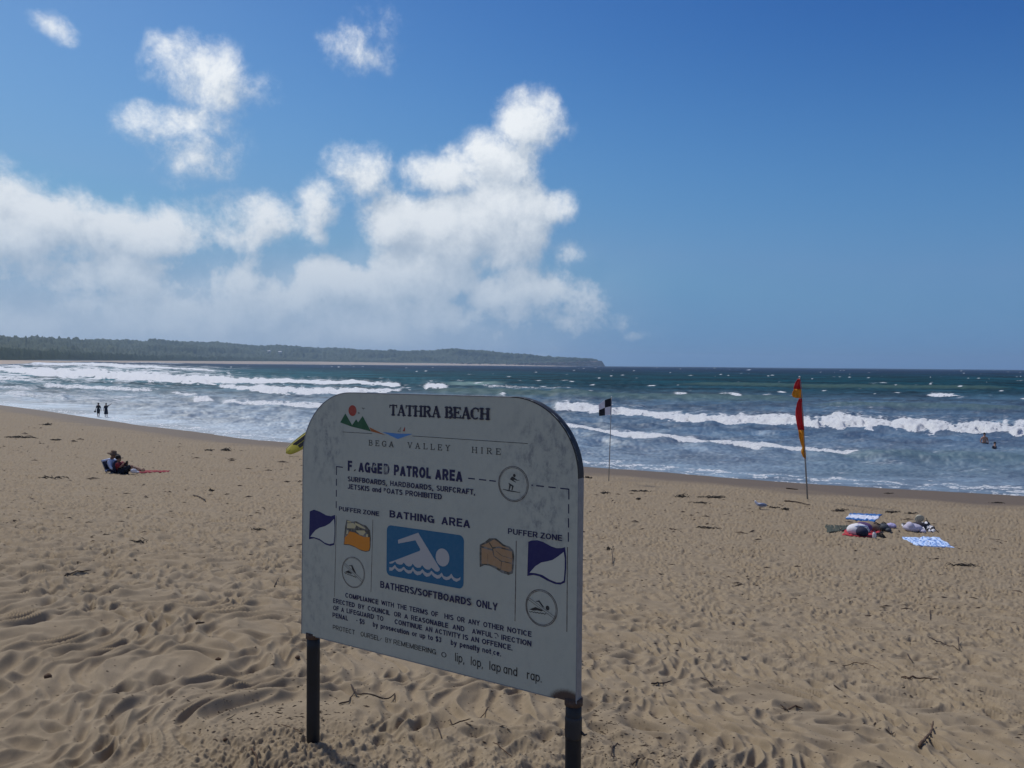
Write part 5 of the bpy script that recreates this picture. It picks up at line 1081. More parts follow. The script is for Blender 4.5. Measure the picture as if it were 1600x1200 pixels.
def person(origin, J, scale, mat_skin, label, mat_hair, hair='short', group=None, clothes=(), rz=0.0):
    """J: joints in metres for a body of normal size; origin at the ground"""
    o_ = Vector(origin); Rz = Matrix.Rotation(rz, 3, 'Z')
    T = lambda p: o_ + Rz @ (Vector(p) * scale)
    root = empty('person', o_, label, 'person', group)
    keys = [k for k in KEYS if k in J]; idx = {k: i for i, k in enumerate(keys)}
    rad = [RAD[k.split('_')[0]] * scale for k in keys]
    me = skin([T(J[k]) for k in keys], rad, [(idx[a], idx[b_]) for a, b_ in EDG if a in idx and b_ in idx])
    bm = bmesh.new(); bm.from_mesh(me)
    q = MB()                                        # four fingers and a thumb on each hand, ears
    for s in 'lr':
        if 'hand_' + s not in J: continue
        w, h = Vector(J['wrist_' + s]), Vector(J['hand_' + s]); d = (h - w).normalized(); side = d.cross(Vector((.3, .2, 1))).normalized()
        for k, ln in enumerate((.062, .072, .068, .052)):
            b0 = h + side * (.012 * (k - 1.5)); q.tube([T(b0), T(b0 + d * ln * .55), T(b0 + d * ln + Vector((0, 0, -.012)))], [.0085 * scale, .008 * scale, .006 * scale], 5)
        b0 = w.lerp(h, .55) + side * -.028; q.tube([T(b0), T(b0 + d * .03 - side * .02), T(b0 + d * .055 - side * .024)], [.010 * scale, .009 * scale, .007 * scale], 5)
    c = (Vector(J['jaw']) + Vector(J['crown'])) / 2; f = (Vector(J['nose']) - Vector(J['jaw'])); f.z = 0; f.normalize(); sd = f.cross(Vector((0, 0, 1)))
    for s in (-1, 1): q.ball(T(c + sd * .083 * s), (.014 * scale,) * 3, 6, 4)
    tm = bpy.data.meshes.new('t'); tm.from_pydata(q.v, [], q.f); bm.from_mesh(tm); bm.to_mesh(me); bm.free()
    link_mesh('body', me, mat_skin, root, True)
    top = Vector(J['crown'])
    if hair:
        q = MB(); q.ball(T(top + Vector((0, 0, .012)) - f * .018), (.094 * scale, .094 * scale, .088 * scale), 14, 8, .03)
        if hair == 'long': q.tube([T(top - f * .07), T(top - f * .09 + Vector((0, 0, -.14))), T(top - f * .08 + Vector((0, 0, -.26)))], [.07 * scale, .075 * scale, .05 * scale], 10)
        q.build('hair', mat_hair, root, True)
    for (nm, mat, keep, grow) in clothes:
        kk = [k for k in keys if k in keep]; ix = {k: i for i, k in enumerate(kk)}
        me = skin([T(J[k]) for k in kk], [(RAD[k.split('_')[0]] * grow + .008) * scale for k in kk], [(ix[a], ix[b_]) for a, b_ in EDG if a in ix and b_ in ix])
        link_mesh(nm, me, mat, root, True)
    return root, T
def eyes(root, T, J, sc):
    f = (Vector(J['nose']) - Vector(J['jaw'])); f.z = 0; f.normalize(); sd = f.cross(Vector((0, 0, 1))); c = (Vector(J['jaw']) + Vector(J['crown'])) / 2
    for s in (-1, 1):
        q = MB(); q.ball(T(c + sd * .032 * s + f * .072 + Vector((0, 0, .005))), (.012 * sc,) * 3, 8, 5); q.build('eye', M_pad, root, True)
M_skin = simple_mat('skin', (.40, .22, .15), .6, .1, 8); M_skin2 = simple_mat('tanned_skin', (.26, .14, .09), .6, .1, 8); M_hair = simple_mat('dark_hair', (.012, .010, .010), .8, .3, 40); M_dkc = simple_mat('dark_navy_cloth', (.012, .017, .032), .9, .25, 15)
M_dkg = simple_mat('charcoal_cloth', (.022, .028, .036), .9, .25, 15); M_wsh = simple_mat('pale_blue_shirt', (.50, .58, .78), .85, .08, 12); M_nvy = simple_mat('navy_canvas', (.010, .014, .045), .85, .2, 15); M_rsh = simple_mat('dark_red_shirt', (.20, .012, .02), .85, .15, 12)
M_straw = simple_mat('brown_straw', (.15, .095, .06), .9, .25, 60); M_wht = simple_mat('white_cloth', (.70, .69, .72), .85, .06, 20)
STAND = dict(pelvis=(0, 0, .95), waist=(0, 0, 1.12), chest=(0, 0, 1.34), neck=(0, 0, 1.50), jaw=(0, -.01, 1.58), crown=(0, 0, 1.68), nose=(0, -.10, 1.60),
    shoulder_l=(-.18, 0, 1.42), elbow_l=(-.25, .01, 1.14), wrist_l=(-.27, -.04, .90), hand_l=(-.27, -.05, .82), shoulder_r=(.18, 0, 1.42), elbow_r=(.25, .01, 1.14), wrist_r=(.27, -.04, .90), hand_r=(.27, -.05, .82),
    hip_l=(-.10, 0, .90), knee_l=(-.11, -.01, .50), ankle_l=(-.11, .01, .09), toe_l=(-.12, -.13, .04), hip_r=(.10, 0, .90), knee_r=(.11, -.01, .50), ankle_r=(.11, .01, .09), toe_r=(.12, -.13, .04))
ARML = ['chest', 'shoulder_l', 'elbow_l', 'shoulder_r', 'elbow_r', 'waist', 'pelvis']
def lathe(T, c, prof, name, mat, root, seg=18, tilt=None, sx=1.0):
    q = MB(); i0 = 0; R = tilt or Matrix.Identity(3)
    for r, z in prof:
        for k in range(seg):
            a = 2 * math.pi * k / seg; q.v.append(tuple(T(Vector(c) + R @ Vector((r * sx * math.cos(a), r * math.sin(a), z)))))
    for i in range(len(prof) - 1):
        for k in range(seg): a = i * seg + k; b_ = i * seg + (k + 1) % seg; q.f.append((a, b_, b_ + seg, a + seg)); q.m.append(0)
    q.f.append(tuple(range(seg))[::-1]); q.m.append(0); q.f.append(tuple((len(prof) - 1) * seg + k for k in range(seg))); q.m.append(0)
    return q.build(name, mat, root, True)
# two walkers in the shallows
for which, (px, py) in enumerate(((153.8, 651.3), (165.8, 651.6))):
    w = sea_at(px, py); w.z = float(base_z(w.x, w.y)) if float(base_z(w.x, w.y)) > -.2 else -.1; w.z = -.10
    J = dict(STAND); sc = 23.2 * w.y / F / 1.76
    if which == 0:
        J.update(elbow_r=(.27, .02, 1.14), wrist_r=(.33, -.02, .90), hand_r=(.345, -.03, .82), elbow_l=(-.27, .02, 1.16), wrist_l=(-.33, 0, .94), hand_l=(-.345, 0, .86), ankle_l=(-.10, .06, .09), ankle_r=(.08, -.06, .07), toe_r=(.08, -.2, .03))
        r, T = person(w, J, sc, M_skin2, 'left walker at the water edge in dark hat and dark clothes carrying a bag', M_hair, 'short', 'people walking in the shallows', [('top', M_dkg, ARML, 1.12)])
        lathe(T, (0, 0, 0), [(.135, .50), (.17, .62), (.185, .85), (.18, .98), (.16, 1.05)], 'long_shorts', M_dkg, r, 14)
        lathe(T, (0, 0, 1.66), [(.15, .015), (.15, .03), (.10, .04), (.095, .10), (.05, .12)], 'hat', M_hair, r)
        bg = empty('shoulder_bag', T((-.37, 0, .80)), 'small dark bag hanging from the hand of the left walker', 'bag'); q = MB(); q.ball(T((-.40, 0, .74)), (.13 * sc, .07 * sc, .11 * sc), 10, 6, .06); q.build('bag_body', M_dkc, bg, True); q = MB(); q.tube([T((-.34, 0, .84)), T((-.40, 0, .90)), T((-.45, 0, .82))], .012, 6); q.build('strap', M_dkc, bg, True)
    else:
        J.update(elbow_r=(.38, 0, 1.50), wrist_r=(.57, -.02, 1.66), hand_r=(.64, -.02, 1.71))
        r, T = person(w, J, sc, M_skin2, 'walker at the water edge in dark dress pointing with a raised arm', M_hair, 'short', 'people walking in the shallows', [('dress', M_dkc, ARML, 1.14)])
        lathe(T, (0, 0, 0), [(.225, .46), (.22, .55), (.195, .80), (.17, 1.0), (.15, 1.12)], 'skirt', M_dkc, r, 14)
    eyes(r, T, J, sc)
# two bathers, legs under water
for which, (px, py, hpx, full) in enumerate(((1538, 695, 18.8, .90), (1553.5, 704.6, 14, .62))):
    w = sea_at(px, py); J = dict(STAND); m = w.y / F; sc = 1.0 if which == 0 else .90
    above = hpx * m; w.z = above - 1.76 * sc; 
    if which == 0:
        J.update(waist=(0, -.02, 1.12), chest=(0, 0, 1.33), elbow_l=(-.29, .03, 1.14), wrist_l=(-.27, -.06, .93), hand_l=(-.25, -.1, .88), elbow_r=(.29, .03, 1.14), wrist_r=(.27, -.06, .93), hand_r=(.25, -.1, .88))
        r, T = person(w, J, sc, M_skin, 'bare chested person in black shorts standing waist deep in the sea', M_hair, 'short', None, [('shorts', M_dkc, ['pelvis', 'hip_l', 'hip_r', 'knee_l', 'knee_r'], 1.16)])
    else:
        J.update(chest=(.03, 0, 1.33), neck=(.05, 0, 1.50), jaw=(.07, -.01, 1.58), crown=(.075, 0, 1.68), nose=(.03, -.10, 1.60), elbow_l=(-.24, -.08, 1.22), wrist_l=(-.10, -.24, 1.16), hand_l=(-.04, -.28, 1.15))
        r, T = person(w, J, sc, M_skin, 'smaller person in dark rash shirt standing chest deep in the sea', M_hair, 'short', None, [('rash_shirt', M_dkc, ARML, 1.15)], rz=.5)
    eyes(r, T, J, sc)
# the couple sitting on the sand
g3 = hit(186, 740); fr = Frame(g3, 186, 740); K = fr.m
def L3(px, py, y=0.0): return fr(px, py, y)
ch = empty('beach_chair', L3(172, 738), 'low navy beach chair with pale stripes under the person in the straw hat', 'chair')
q = MB(); B0, B1 = L3(170.5, 737, .05), L3(163.8, 718.5, .05)
def cb2(t_, y_, h_): p = B0.lerp(B1, t_); return p + Vector((h_, y_, 0))
q.face([cb2(0, -.24, 0), cb2(0, .24, 0), cb2(.86, .26, 0), cb2(.86, -.26, 0)]); q.face([cb2(0, -.24, .03), cb2(.86, -.26, .03), cb2(.86, .26, .03), cb2(0, .24, .03)]); q.face([cb2(0, -.24, 0), cb2(.86, -.26, 0), cb2(.86, -.26, .03), cb2(0, -.24, .03)]); q.face([cb2(0, .24, .03), cb2(.86, .26, .03), cb2(.86, .26, 0), cb2(0, .24, 0)]); q.build('backrest', M_nvy, ch)
for a, c in ((.87, .96), (.05, .12)):
    q = MB(); q.tube([cb2((a + c) / 2, -.27, .014), cb2((a + c) / 2, .27, .014)], .035, 8); o = q.build('stripe', M_wsh, ch, True)
q = MB(); q.box((L3(179, 737.2, .05) + Vector((0, 0, .03))), (.40, .5, .05)); q.build('seat', M_nvy, ch)
for y_ in (-.26, .26):
    q = MB(); q.tube([cb2(-.05, y_, .01), cb2(.5, y_, .0), cb2(1.0, y_, .0)], .014, 6); q.build('frame', M_pole, ch, True)
    q = MB(); q.tube([L3(171, 739, .05 + y_), L3(180, 739, .05 + y_), L3(186, 738, .05 + y_)], .013, 6); q.build('leg', M_pole, ch, True)
SIT1 = dict(pelvis=L3(178, 734.5, .05), waist=L3(175.5, 730, .05), chest=L3(173.5, 724, .05), neck=L3(174, 718.2, .05), jaw=L3(176, 715.0, .05), crown=L3(175.8, 710.5, .05), nose=L3(179.8, 714.5, .05),
    shoulder_l=L3(174, 721.5, -.13), elbow_l=L3(179, 731.5, -.22), wrist_l=L3(188, 732, -.20), hand_l=L3(191.5, 731.5, -.18), shoulder_r=L3(174, 721.5, .23), elbow_r=L3(180, 731, .3), wrist_r=L3(189, 731, .26), hand_r=L3(192, 730.5, .24),
    hip_l=L3(181, 735, -.04), knee_l=L3(199, 731, -.06), ankle_l=L3(215, 736.4, -.08), toe_l=L3(219.5, 734.5, -.08), hip_r=L3(181, 735, .14), knee_r=L3(200, 730, .18), ankle_r=L3(217, 736.2, .2), toe_r=L3(221, 734, .2))
I1 = lambda J: {k: tuple(v) for k, v in J.items()}
def sitter(J, s, *a, **k):
    o0 = Vector(J['pelvis']); o0.z -= .1
    J2 = {n: tuple((Vector(v) - o0) / s) for n, v in J.items()}
    r, T = person(o0, J2, s, *a, **k); eyes(r, T, J2, s); return r, T, J2
r1, T, J2 = sitter(SIT1, .88, M_skin2, 'person in wide brown straw hat and pale blue shirt sitting in a low chair', M_hair, 'short', clothes=[('shirt', M_wsh, ARML + ['wrist_l', 'wrist_r'], 1.22), ('shorts', M_dkc, ['pelvis', 'hip_l', 'hip_r', 'knee_l', 'knee_r'], 1.12)])
lathe(T, Vector(J2['crown']) + Vector((0, 0, .0)), [(.21, -.005), (.215, .005), (.105, .03), (.095, .11), (.06, .13)], 'straw_hat', M_straw, r1, 22, Matrix.Rotation(math.radians(14), 3, 'Y'))
SIT2 = dict(pelvis=L3(193.5, 736, -.12), waist=L3(191, 732, -.12), chest=L3(189.5, 727, -.12), neck=L3(188.3, 722, -.12), jaw=L3(189, 719.3, -.12), crown=L3(187.5, 715.2, -.12), nose=L3(192.3, 718.4, -.12),
    shoulder_l=L3(190.5, 724.5, -.30), elbow_l=L3(195.5, 729, -.34), wrist_l=L3(199, 725, -.28), hand_l=L3(200, 723, -.26), shoulder_r=L3(190, 724.5, .05), elbow_r=L3(196, 729, .08), wrist_r=L3(199.5, 725, -.02), hand_r=L3(200.5, 723, -.06),
    hip_l=L3(196, 736, -.2), knee_l=L3(211, 726.5, -.22), ankle_l=L3(215, 735.5, -.24), toe_l=L3(219, 736.8, -.24), hip_r=L3(196, 736, -.04), knee_r=L3(209, 731, 0), ankle_r=L3(222, 736.6, .02), toe_r=L3(226.5, 735.5, .02))
r2, T, J2 = sitter(SIT2, .82, M_skin2, 'person in black cap and dark red top sitting on the sand beside the low chair', M_hair, 'short', clothes=[('shirt', M_rsh, ['chest', 'shoulder_l', 'elbow_l', 'shoulder_r', 'elbow_r', 'waist', 'pelvis'], 1.18), ('shorts', M_dkc, ['pelvis', 'hip_l', 'hip_r', 'knee_l', 'knee_r'], 1.2)])
q = MB(); bk = T(Vector(J2['chest']) + Vector((-.12, 0, -.08))); q.ball(bk, (.09, .17, .22), 12, 8, .04); q.build('vest_back', M_nvy, r2, True)
cpc = Vector(J2['crown']); lathe(T, cpc, [(.100, -.02), (.102, .03), (.085, .08), (.04, .105)], 'cap', M_hair, r2)
q = MB(); q.ball(T(cpc + Vector((.12, 0, -.01))), (.075, .062, .012), 10, 4); q.build('cap_brim', M_hair, r2, True)
ph = MB(); ph.box(L3(201, 723.5, -.15), (.02, .10, .15), Matrix.Rotation(.4, 3, 'Y')); tag(ph.build('phone', M_pad), 'small dark phone held by the person in the black cap', 'phone')
M_lil = simple_mat('lilac_cloth', (.36, .34, .56), .9, .15, 14)
sh_b = MB(); sh_b.ball(L3(216.5, 734.5, -.32), (.10, .05, .07), 12, 7, .1); sh_b.ball(L3(221, 736, -.32), (.09, .04, .035), 10, 6, .05); tag(sh_b.build('crumpled_cloth', M_wht, None, True), 'small crumpled white and navy cloth by the feet of the couple', 'cloth')

# ------------------------------------------------------------------ towels and bags
def towel(name, corners, mat, label, cat='towel', nu=34, nv=12, amp=.018, lift=.022, ragged=.02):
    c = [hit(*p) for p in corners]; P = []; UV = []; r = np.random.default_rng(abs(hash(label)) % 1000 if False else len(label) * 7 + 3)
    W1 = Tile(1, 256, .22, int(r.integers(1e6)), width=.5)
    for j in range(nv + 1):
        for i in range(nu + 1):
            u, v = i / nu, j / nv; p = bil(c[0], c[1], c[3], c[2], u, v)
            e = ragged * (math.sin(9 * u + len(label)) + .6 * math.sin(23 * u)); p.y += e; p.x += ragged * math.sin(11 * v + 2)
            edge = min(u, 1 - u, v, 1 - v); z = float(base_z(p.x, p.y)) + lift + amp * float(W1(u, v * .5)) * min(1, .3 + edge * 12)
            g = float(ground_z(p.x, p.y)); z = max(z, g + .006)
            P.append((p.x, p.y, z)); UV.append((u, v, 0))
    n = len(P); me = bpy.data.meshes.new(name)
    f = [(j * (nu + 1) + i, j * (nu + 1) + i + 1, (j + 1) * (nu + 1) + i + 1, (j + 1) * (nu + 1) + i) for j in range(nv) for i in range(nu)]
    rim = [i for i in range(nu + 1)] + [j * (nu + 1) + nu for j in range(1, nv + 1)] + [nv * (nu + 1) + i for i in range(nu - 1, -1, -1)] + [j * (nu + 1) for j in range(nv - 1, 0, -1)]
    base = n
    for k in rim: P.append((P[k][0], P[k][1], P[k][2] - .03)); UV.append(UV[k])
    m = len(rim)
    for k in range(m): f.append((rim[k], base + k, base + (k + 1) % m, rim[(k + 1) % m]))
    me.from_pydata(P, [], f); at = me.attributes.new('uvc', 'FLOAT_COLOR', 'POINT'); at.data.foreach_set('color', np.array([(a, b_, 0, 1) for a, b_, _ in UV], np.float32).ravel())
    bm = bmesh.new(); bm.from_mesh(me); bmesh.ops.recalc_face_normals(bm, faces=bm.faces); bm.to_mesh(me); bm.free()
    return tag(link_mesh(name, me, mat, None, True), label, cat)
def pattern_mat(name, cols, mode, sx, sy, dist=.3):
    m, t, b = new_mat(name); L = t.links.new
    at = nt(t, 'ShaderNodeAttribute', attribute_name='uvc'); mp = nt(t, 'ShaderNodeMapping'); mp.inputs['Scale'].default_value = (sx, sy, 1); L(at.outputs['Color'], mp.inputs['Vector'])
    n = nt(t, 'ShaderNodeTexNoise'); n.inputs['Scale'].default_value = 1.0 if mode == 'stripe' else 3; n.inputs['Detail'].default_value = 3; n.inputs['Distortion'].default_value = dist
    if mode == 'stripe':
        w = nt(t, 'ShaderNodeTexWave'); w.bands_direction = 'Y'; w.inputs['Scale'].default_value = 1; w.inputs['Distortion'].default_value = 1.0; w.inputs['Detail Scale'].default_value = 2.5; L(mp.outputs[0], w.inputs['Vector']); src = w.outputs['Fac']
    else: L(mp.outputs[0], n.inputs['Vector']); src = n.outputs['Fac']
    cr = nt(t, 'ShaderNodeValToRGB'); cr.color_ramp.interpolation = 'LINEAR'
    while len(cr.color_ramp.elements) < len(cols): cr.color_ramp.elements.new(.5)
    for e, (p, c) in zip(cr.color_ramp.elements, cols): e.position = p; e.color = (*c, 1)
    L(src, cr.inputs['Fac']); L(cr.outputs['Color'], b.inputs['Base Color']); b.inputs['Roughness'].default_value = .95; b.inputs['Specular IOR Level'].default_value = .1
    return m
M_str = pattern_mat('blue_striped_cloth', [(.25, (.04, .14, .38)), (.42, (.22, .36, .62)), (.55, (.62, .66, .80)), (.9, (.66, .70, .82))], 'stripe', .12, .30)
M_lb = pattern_mat('light_blue_print_cloth', [(.38, (.10, .20, .50)), (.46, (.30, .46, .78)), (.55, (.55, .68, .92)), (.75, (.62, .74, .95))], 'noise', 5, 2.6)
M_bw = pattern_mat('black_white_cloth', [(.44, (.012, .013, .02)), (.49, (.02, .02, .03)), (.52, (.62, .62, .66)), (.8, (.68, .68, .7))], 'noise', 2.6, 1.6)
M_grn2 = simple_mat('dark_green_mat', (.045, .055, .040), .95, .3, 12); M_rtw = simple_mat('red_towel', (.42, .03, .045), .95, .1, 16); M_rtw2 = simple_mat('crimson_towel', (.22, .012, .022), .95, .15, 16); M_pur = simple_mat('purple_cloth', (.11, .06, .17), .95, .25, 9)
M_tan2 = simple_mat('tan_bag', (.17, .125, .09), .9, .25, 10); M_gry = simple_mat('slate_backpack', (.045, .055, .07), .8, .2, 14); M_btl = simple_mat('white_bottle', (.62, .60, .62), .4, .04, 5); M_lil2 = simple_mat('pale_pink_cloth', (.52, .49, .60), .9, .1, 14); M_hat = simple_mat('sage_hat', (.42, .40, .32), .9, .15, 30); M_brn2 = simple_mat('dark_brown_bag', (.045, .035, .04), .85, .3, 12)
towel('towel', [(216, 735.6), (266, 736.2), (262, 738.6), (212, 740.0)], M_rtw2, 'narrow crimson towel stretched out in front of the seated couple', nv=6)
towel('towel', [(1329, 802.5), (1378, 805), (1366, 816), (1321, 811.5)], M_str, 'blue and white striped towel lying behind the bags', amp=.014, ragged=.012)
towel('beach_mat', [(1289, 821), (1327, 822.5), (1324, 829), (1294, 833.5)], M_grn2, 'dark green mat on the sand left of the white and navy bag', 'mat', amp=.012)
towel('towel', [(1322, 828), (1379, 826), (1368, 841), (1317, 838)], M_rtw, 'red towel spread under the white and navy bag')
towel('towel', [(1408, 819), (1450, 816.5), (1466, 832), (1417, 830)], M_bw, 'black and white patterned towel under the pale cloth heap')
towel('towel', [(1409, 840.5), (1466, 840.5), (1491, 857), (1434, 853.5)], M_lb, 'light blue patterned towel lying nearest of all the towels', amp=.016, ragged=.02)
def heap(name, label, cat, px, py, wpx, hpx, mat, depth=.2, noise=.06, parts=()):
    g = hit(px, py); s = mpp(g); fr_ = Frame(g, px, py); root = empty(name, g, label, cat); q = MB()
    q.ball(g + Vector((0, depth * .6, hpx * s * .42)), (wpx * s / 2, depth, hpx * s * .56), 18, 10, noise); q.build(cat.replace(' ', '_') + '_body', mat, root, True); return root, fr_, s
r, f_, s = heap('duffel_bag', 'white bag with a navy panel lying on the red towel', 'bag', 1344, 838.2, 34, 18, M_wht, .22, .03)
q = MB(); q.ball(f_(1345, 831, -.06), (9.6 * s, .16, 7.8 * s), 16, 10, .03); q.build('end_panel', M_nvy, r, True); q = MB(); q.tube([f_(1329, 829, .1), f_(1340, 822, -.02), f_(1354, 823, -.02), f_(1360, 832, .05)], .02, 6); q.build('strap', M_wsh, r, True)
r, f_, s = heap('towel_bundle', 'bunched purple towel behind the white and navy bag', 'towel', 1351, 832.5, 30, 15, M_pur, .2, .07)
r, f_, s = heap('tote_bag', 'slouched tan tote between the purple towel and the backpack', 'tote', 1368, 831, 20, 13, M_tan2, .18, .06); q = MB(); q.tube([f_(1362, 822, .05), f_(1370, 817, .05), f_(1377, 821, .05)], .014, 6); q.build('handle', M_brn2, r, True)
r, f_, s = heap('backpack', 'slate grey backpack standing right of the tan tote', 'backpack', 1383.5, 830.5, 17, 12, M_gry, .17, .05); q = MB(); q.ball(f_(1385, 827, -.12), (4.6 * s, .07, 3.6 * s), 12, 8, .03); q.build('pocket', M_gry, r, True); q = MB(); q.tube([f_(1380, 819, .1), f_(1383, 816.5, .1), f_(1387, 819, .1)], .012, 6); q.build('handle', M_pad, r, True)
q = MB(); q.tube([f_(1376, 822, -.05), f_(1375, 828, -.12), f_(1379, 831, -.1)], .014, 6); q.build('strap', M_pad, r, True)
r, f_, s = heap('cloth_heap', 'faded lilac cloth lying right of the backpack', 'cloth', 1395.5, 826, 14, 7, M_lil, .15, .1)
r, f_, s = heap('cloth_heap', 'pale pinkish cloth heap peaked on the black and white towel', 'cloth', 1430, 831.5, 30, 12, M_lil2, .2, .05)
q = MB(); q.ball(f_(1424, 824, .08), (6 * s, .14, 7.2 * s), 14, 8, .06); q.build('fold', M_lil2, r, True); q = MB(); q.ball(f_(1440, 829.5, -.05), (5 * s, .1, 3 * s), 14, 8, .06); q.build('fold', M_lil2, r, True)
r, f_, s = heap('handbag', 'dark brown bag behind the pale cloth heap', 'handbag', 1438, 826.5, 24, 11, M_brn2, .16, .05); q = MB(); q.tube([f_(1428, 817, -.02), f_(1436, 820, -.1), f_(1443, 824, -.1)], .02, 6); q.build('strap', M_nvy, r, True)
g = hit(1444, 823); s = mpp(g); r = empty('sun_hat', g, 'sage green sun hat propped up behind the dark brown bag', 'hat'); T = lambda p: g + Vector((0, .25, .10)) + Vector(p)
Rt = Matrix.Rotation(math.radians(-58), 3, 'X') @ Matrix.Rotation(.1, 3, 'Y'); lathe(T, (0, 0, .06), [(.125, 0), (.13, .01), (.085, .03), (.08, .09), (.05, .10)], 'brim_and_crown', M_hat, r, 22, Rt)
q = MB(); q.tube([g + Vector((.10, .1, .22)), g + Vector((.13, .05, .1)), g + Vector((.11, 0, .0))], .010, 6); q.build('chin_strap', M_pad, r, True)
g = hit(1366, 841.5); s = mpp(g); r = empty('bottle', g, 'white bottle standing in front of the bags', 'bottle'); T = lambda p: g + Vector(p)
lathe(T, (0, 0, -.01), [(2.7 * s, 0), (2.8 * s, .01), (2.8 * s, 6.5 * s), (2.2 * s, 8 * s), (1.1 * s, 8.6 * s)], 'bottle_body', M_btl, r, 14); lathe(T, (0, 0, 8.5 * s), [(1.2 * s, 0), (1.2 * s, 1.6 * s), (.9 * s, 1.9 * s)], 'cap', M_pur, r, 12)
g = hit(1374, 840); f_ = Frame(g, 1374, 840)
for k, (xs, lab) in enumerate((((1369, 1373, 1377), 'black sandal next to the white bottle'), ((1373, 1378, 1382), 'black sandal lying farther right of the white bottle'))):
    r = empty('sandal', f_(xs[1], 840), lab, 'sandal', 'pair of black sandals by the bottle')
    q = MB(); yy = (838, 839.5, 841) if k == 0 else (836, 838.5, 841.5); q.tube([f_(xs[0], yy[0], .1), f_(xs[1], yy[1], 0), f_(xs[2], yy[2], -.1)], [.035, .045, .03], 8, flat=.5); q.build('sole', M_pad, r, True)
    q = MB(); q.tube([f_(xs[0], yy[0], .1), f_(xs[1], yy[1] - 5, .03), f_(xs[2], yy[2], -.1)], .018, 6); q.build('strap', M_pad, r, True)

# a gull by the tide wrack
g = hit(1187, 796); s = mpp(g); gl = empty('seagull', g, 'small white and grey gull resting on the sand amid seaweed', 'gull')
M_gw = simple_mat('white_feathers', (.68, .70, .78), .8, .05, 30); M_gg = simple_mat('grey_feathers', (.20, .24, .34), .8, .1, 30); M_gb = simple_mat('dark_beak', (.05, .02, .02), .5)
def skn(pts, rad, name, mat, parent): 
    me = skin(pts, rad, [(i, i + 1) for i in range(len(pts) - 1)]); return link_mesh(name, me, mat, parent, True)
G = lambda x, z, y=0: g + Vector((x, y, z))
skn([G(-.16, .26), G(-.13, .22), G(-.09, .15), G(.02, .12), (G(.13, .11)), (G(.22, .10))], [.032, .036, .050, .075, .055, .02], 'body', M_gw, gl)
for y_ in (-.05, .05):
    q = MB(); q.ball(G(.06, .14, y_), (.15, .035, .048), 12, 6); q.build('wing', M_gg, gl, True)
    q = MB(); q.tube([G(.0, .08, y_ * .5), G(.01, -.01, y_ * .5)], .007, 5); q.build('leg', M_gb, gl)
q = MB(); q.tube([G(-.18, .255), G(-.225, .245)], [.012, .003], 6); q.build('beak', M_gb, gl)
q = MB(); q.tube([G(.15, .13), G(.28, .10)], [.03, .006], 6, flat=.5); q.build('tail', M_pad, gl)

# dark rock awash in the left surf
w = sea_at(53, 582.5); q = MB(); q.ball(w + Vector((0, 0, .35)), (1.0, .8, .62), 14, 9, .16); q.ball(w + Vector((.9, .3, .35)), (.5, .5, .7), 10, 7, .18)
tag(q.build('rock', simple_mat('wet_rock', (.06, .075, .08), .5, .3, 2, .05), None, True), 'small dark rock awash in the white surf at far left', 'rock')

# ------------------------------------------------------------------ driftwood, twigs and seaweed
M_wood = simple_mat('dark_driftwood', (.045, .028, .018), .9, .4, 30, .003); M_wood2 = simple_mat('brown_driftwood', (.10, .058, .032), .9, .35, 30, .003); M_weed = simple_mat('dried_seaweed', (.020, .015, .010), .85, .5, 30)
def stick(paths, label, mat=None, name='stick', cat='stick', lift=.5):
    q = MB(); r0 = random.Random(len(label)); cx = None
    for pts, wpx in paths:
        P = []
        for (x, y) in pts: P.append(hit(x, y))
        m = mpp(P[0]); rad = wpx * m / 2; pp = []
        for k in range(len(P) - 1):
            for f in np.linspace(0, 1, 6)[:-1]: pp.append(P[k].lerp(P[k + 1], f))
        pp.append(P[-1]); out = []
        for k, p in enumerate(pp):
            z = max(float(ground_z(p.x, p.y)), p.z) + rad * lift + .003; out.append(Vector((p.x + r0.uniform(-.3, .3) * rad, p.y, z + r0.uniform(-.2, .3) * rad)))
        zz_ = [v_.z for v_ in out]
        for k in range(len(out)): w_ = zz_[max(0, k - 3):k + 4]; out[k].z = max(out[k].z, sum(w_) / len(w_)) + rad * .25
        n = len(out); rr = [rad * (1.05 - .45 * k / n) * (1 + r0.uniform(-.12, .12)) for k in range(n)]; rr[0] *= .75; rr[-1] *= .6
        q.tube(out, rr, 8)
    return tag(q.build(name, mat or M_wood, None, True), label, cat)
stick([([(530, 1106), (545, 1101), (556, 1083)], 2.6), ([(548, 1077), (559, 1091), (584, 1100), (604, 1096), (617, 1091), (615, 1099)], 2.4)], 'forked curved twig lying on the sand under the sign', M_wood, 'branch', 'branch')
stick([([(703, 1126), (707, 1134), (722, 1132), (735, 1130)], 2.4)], 'small hooked twig below the lower edge of the sign')
stick([([(683, 1139), (686, 1148), (690, 1164)], 2.6)], 'short upright-looking twig just left of the hooked twig')
stick([([(748, 1119), (757, 1113), (765, 1105)], 2.0)], 'thin pale twig slanting up right between the sign posts', M_wood2)
stick([([(772, 1170), (786, 1178), (800, 1184)], 1.8)], 'thin brown twig near the foot of the right post', M_wood2)
stick([([(391, 1182), (399, 1187), (404, 1201)], 3.4)], 'curved brown twig at the bottom edge left of the left post', M_wood2)
stick([([(440, 1138), (474, 1150)], 1.6)], 'thin pale twig at the foot of the left post', M_wood2)
stick([([(101, 903), (120, 897), (142, 894)], 2.6)], 'long dark stick on the rippled sand at left', M_wood)
stick([([(305, 979), (320, 979)], 3.6)], 'short stubby dark stick on the sand left of the sign')
stick([([(429, 918), (435, 908)], 2.2)], 'small dark stick slanting beside the left edge of the sign')
stick([([(302, 776), (312, 779), (322, 785)], 2.6)], 'dark slanting stick between the seated couple and the sign')
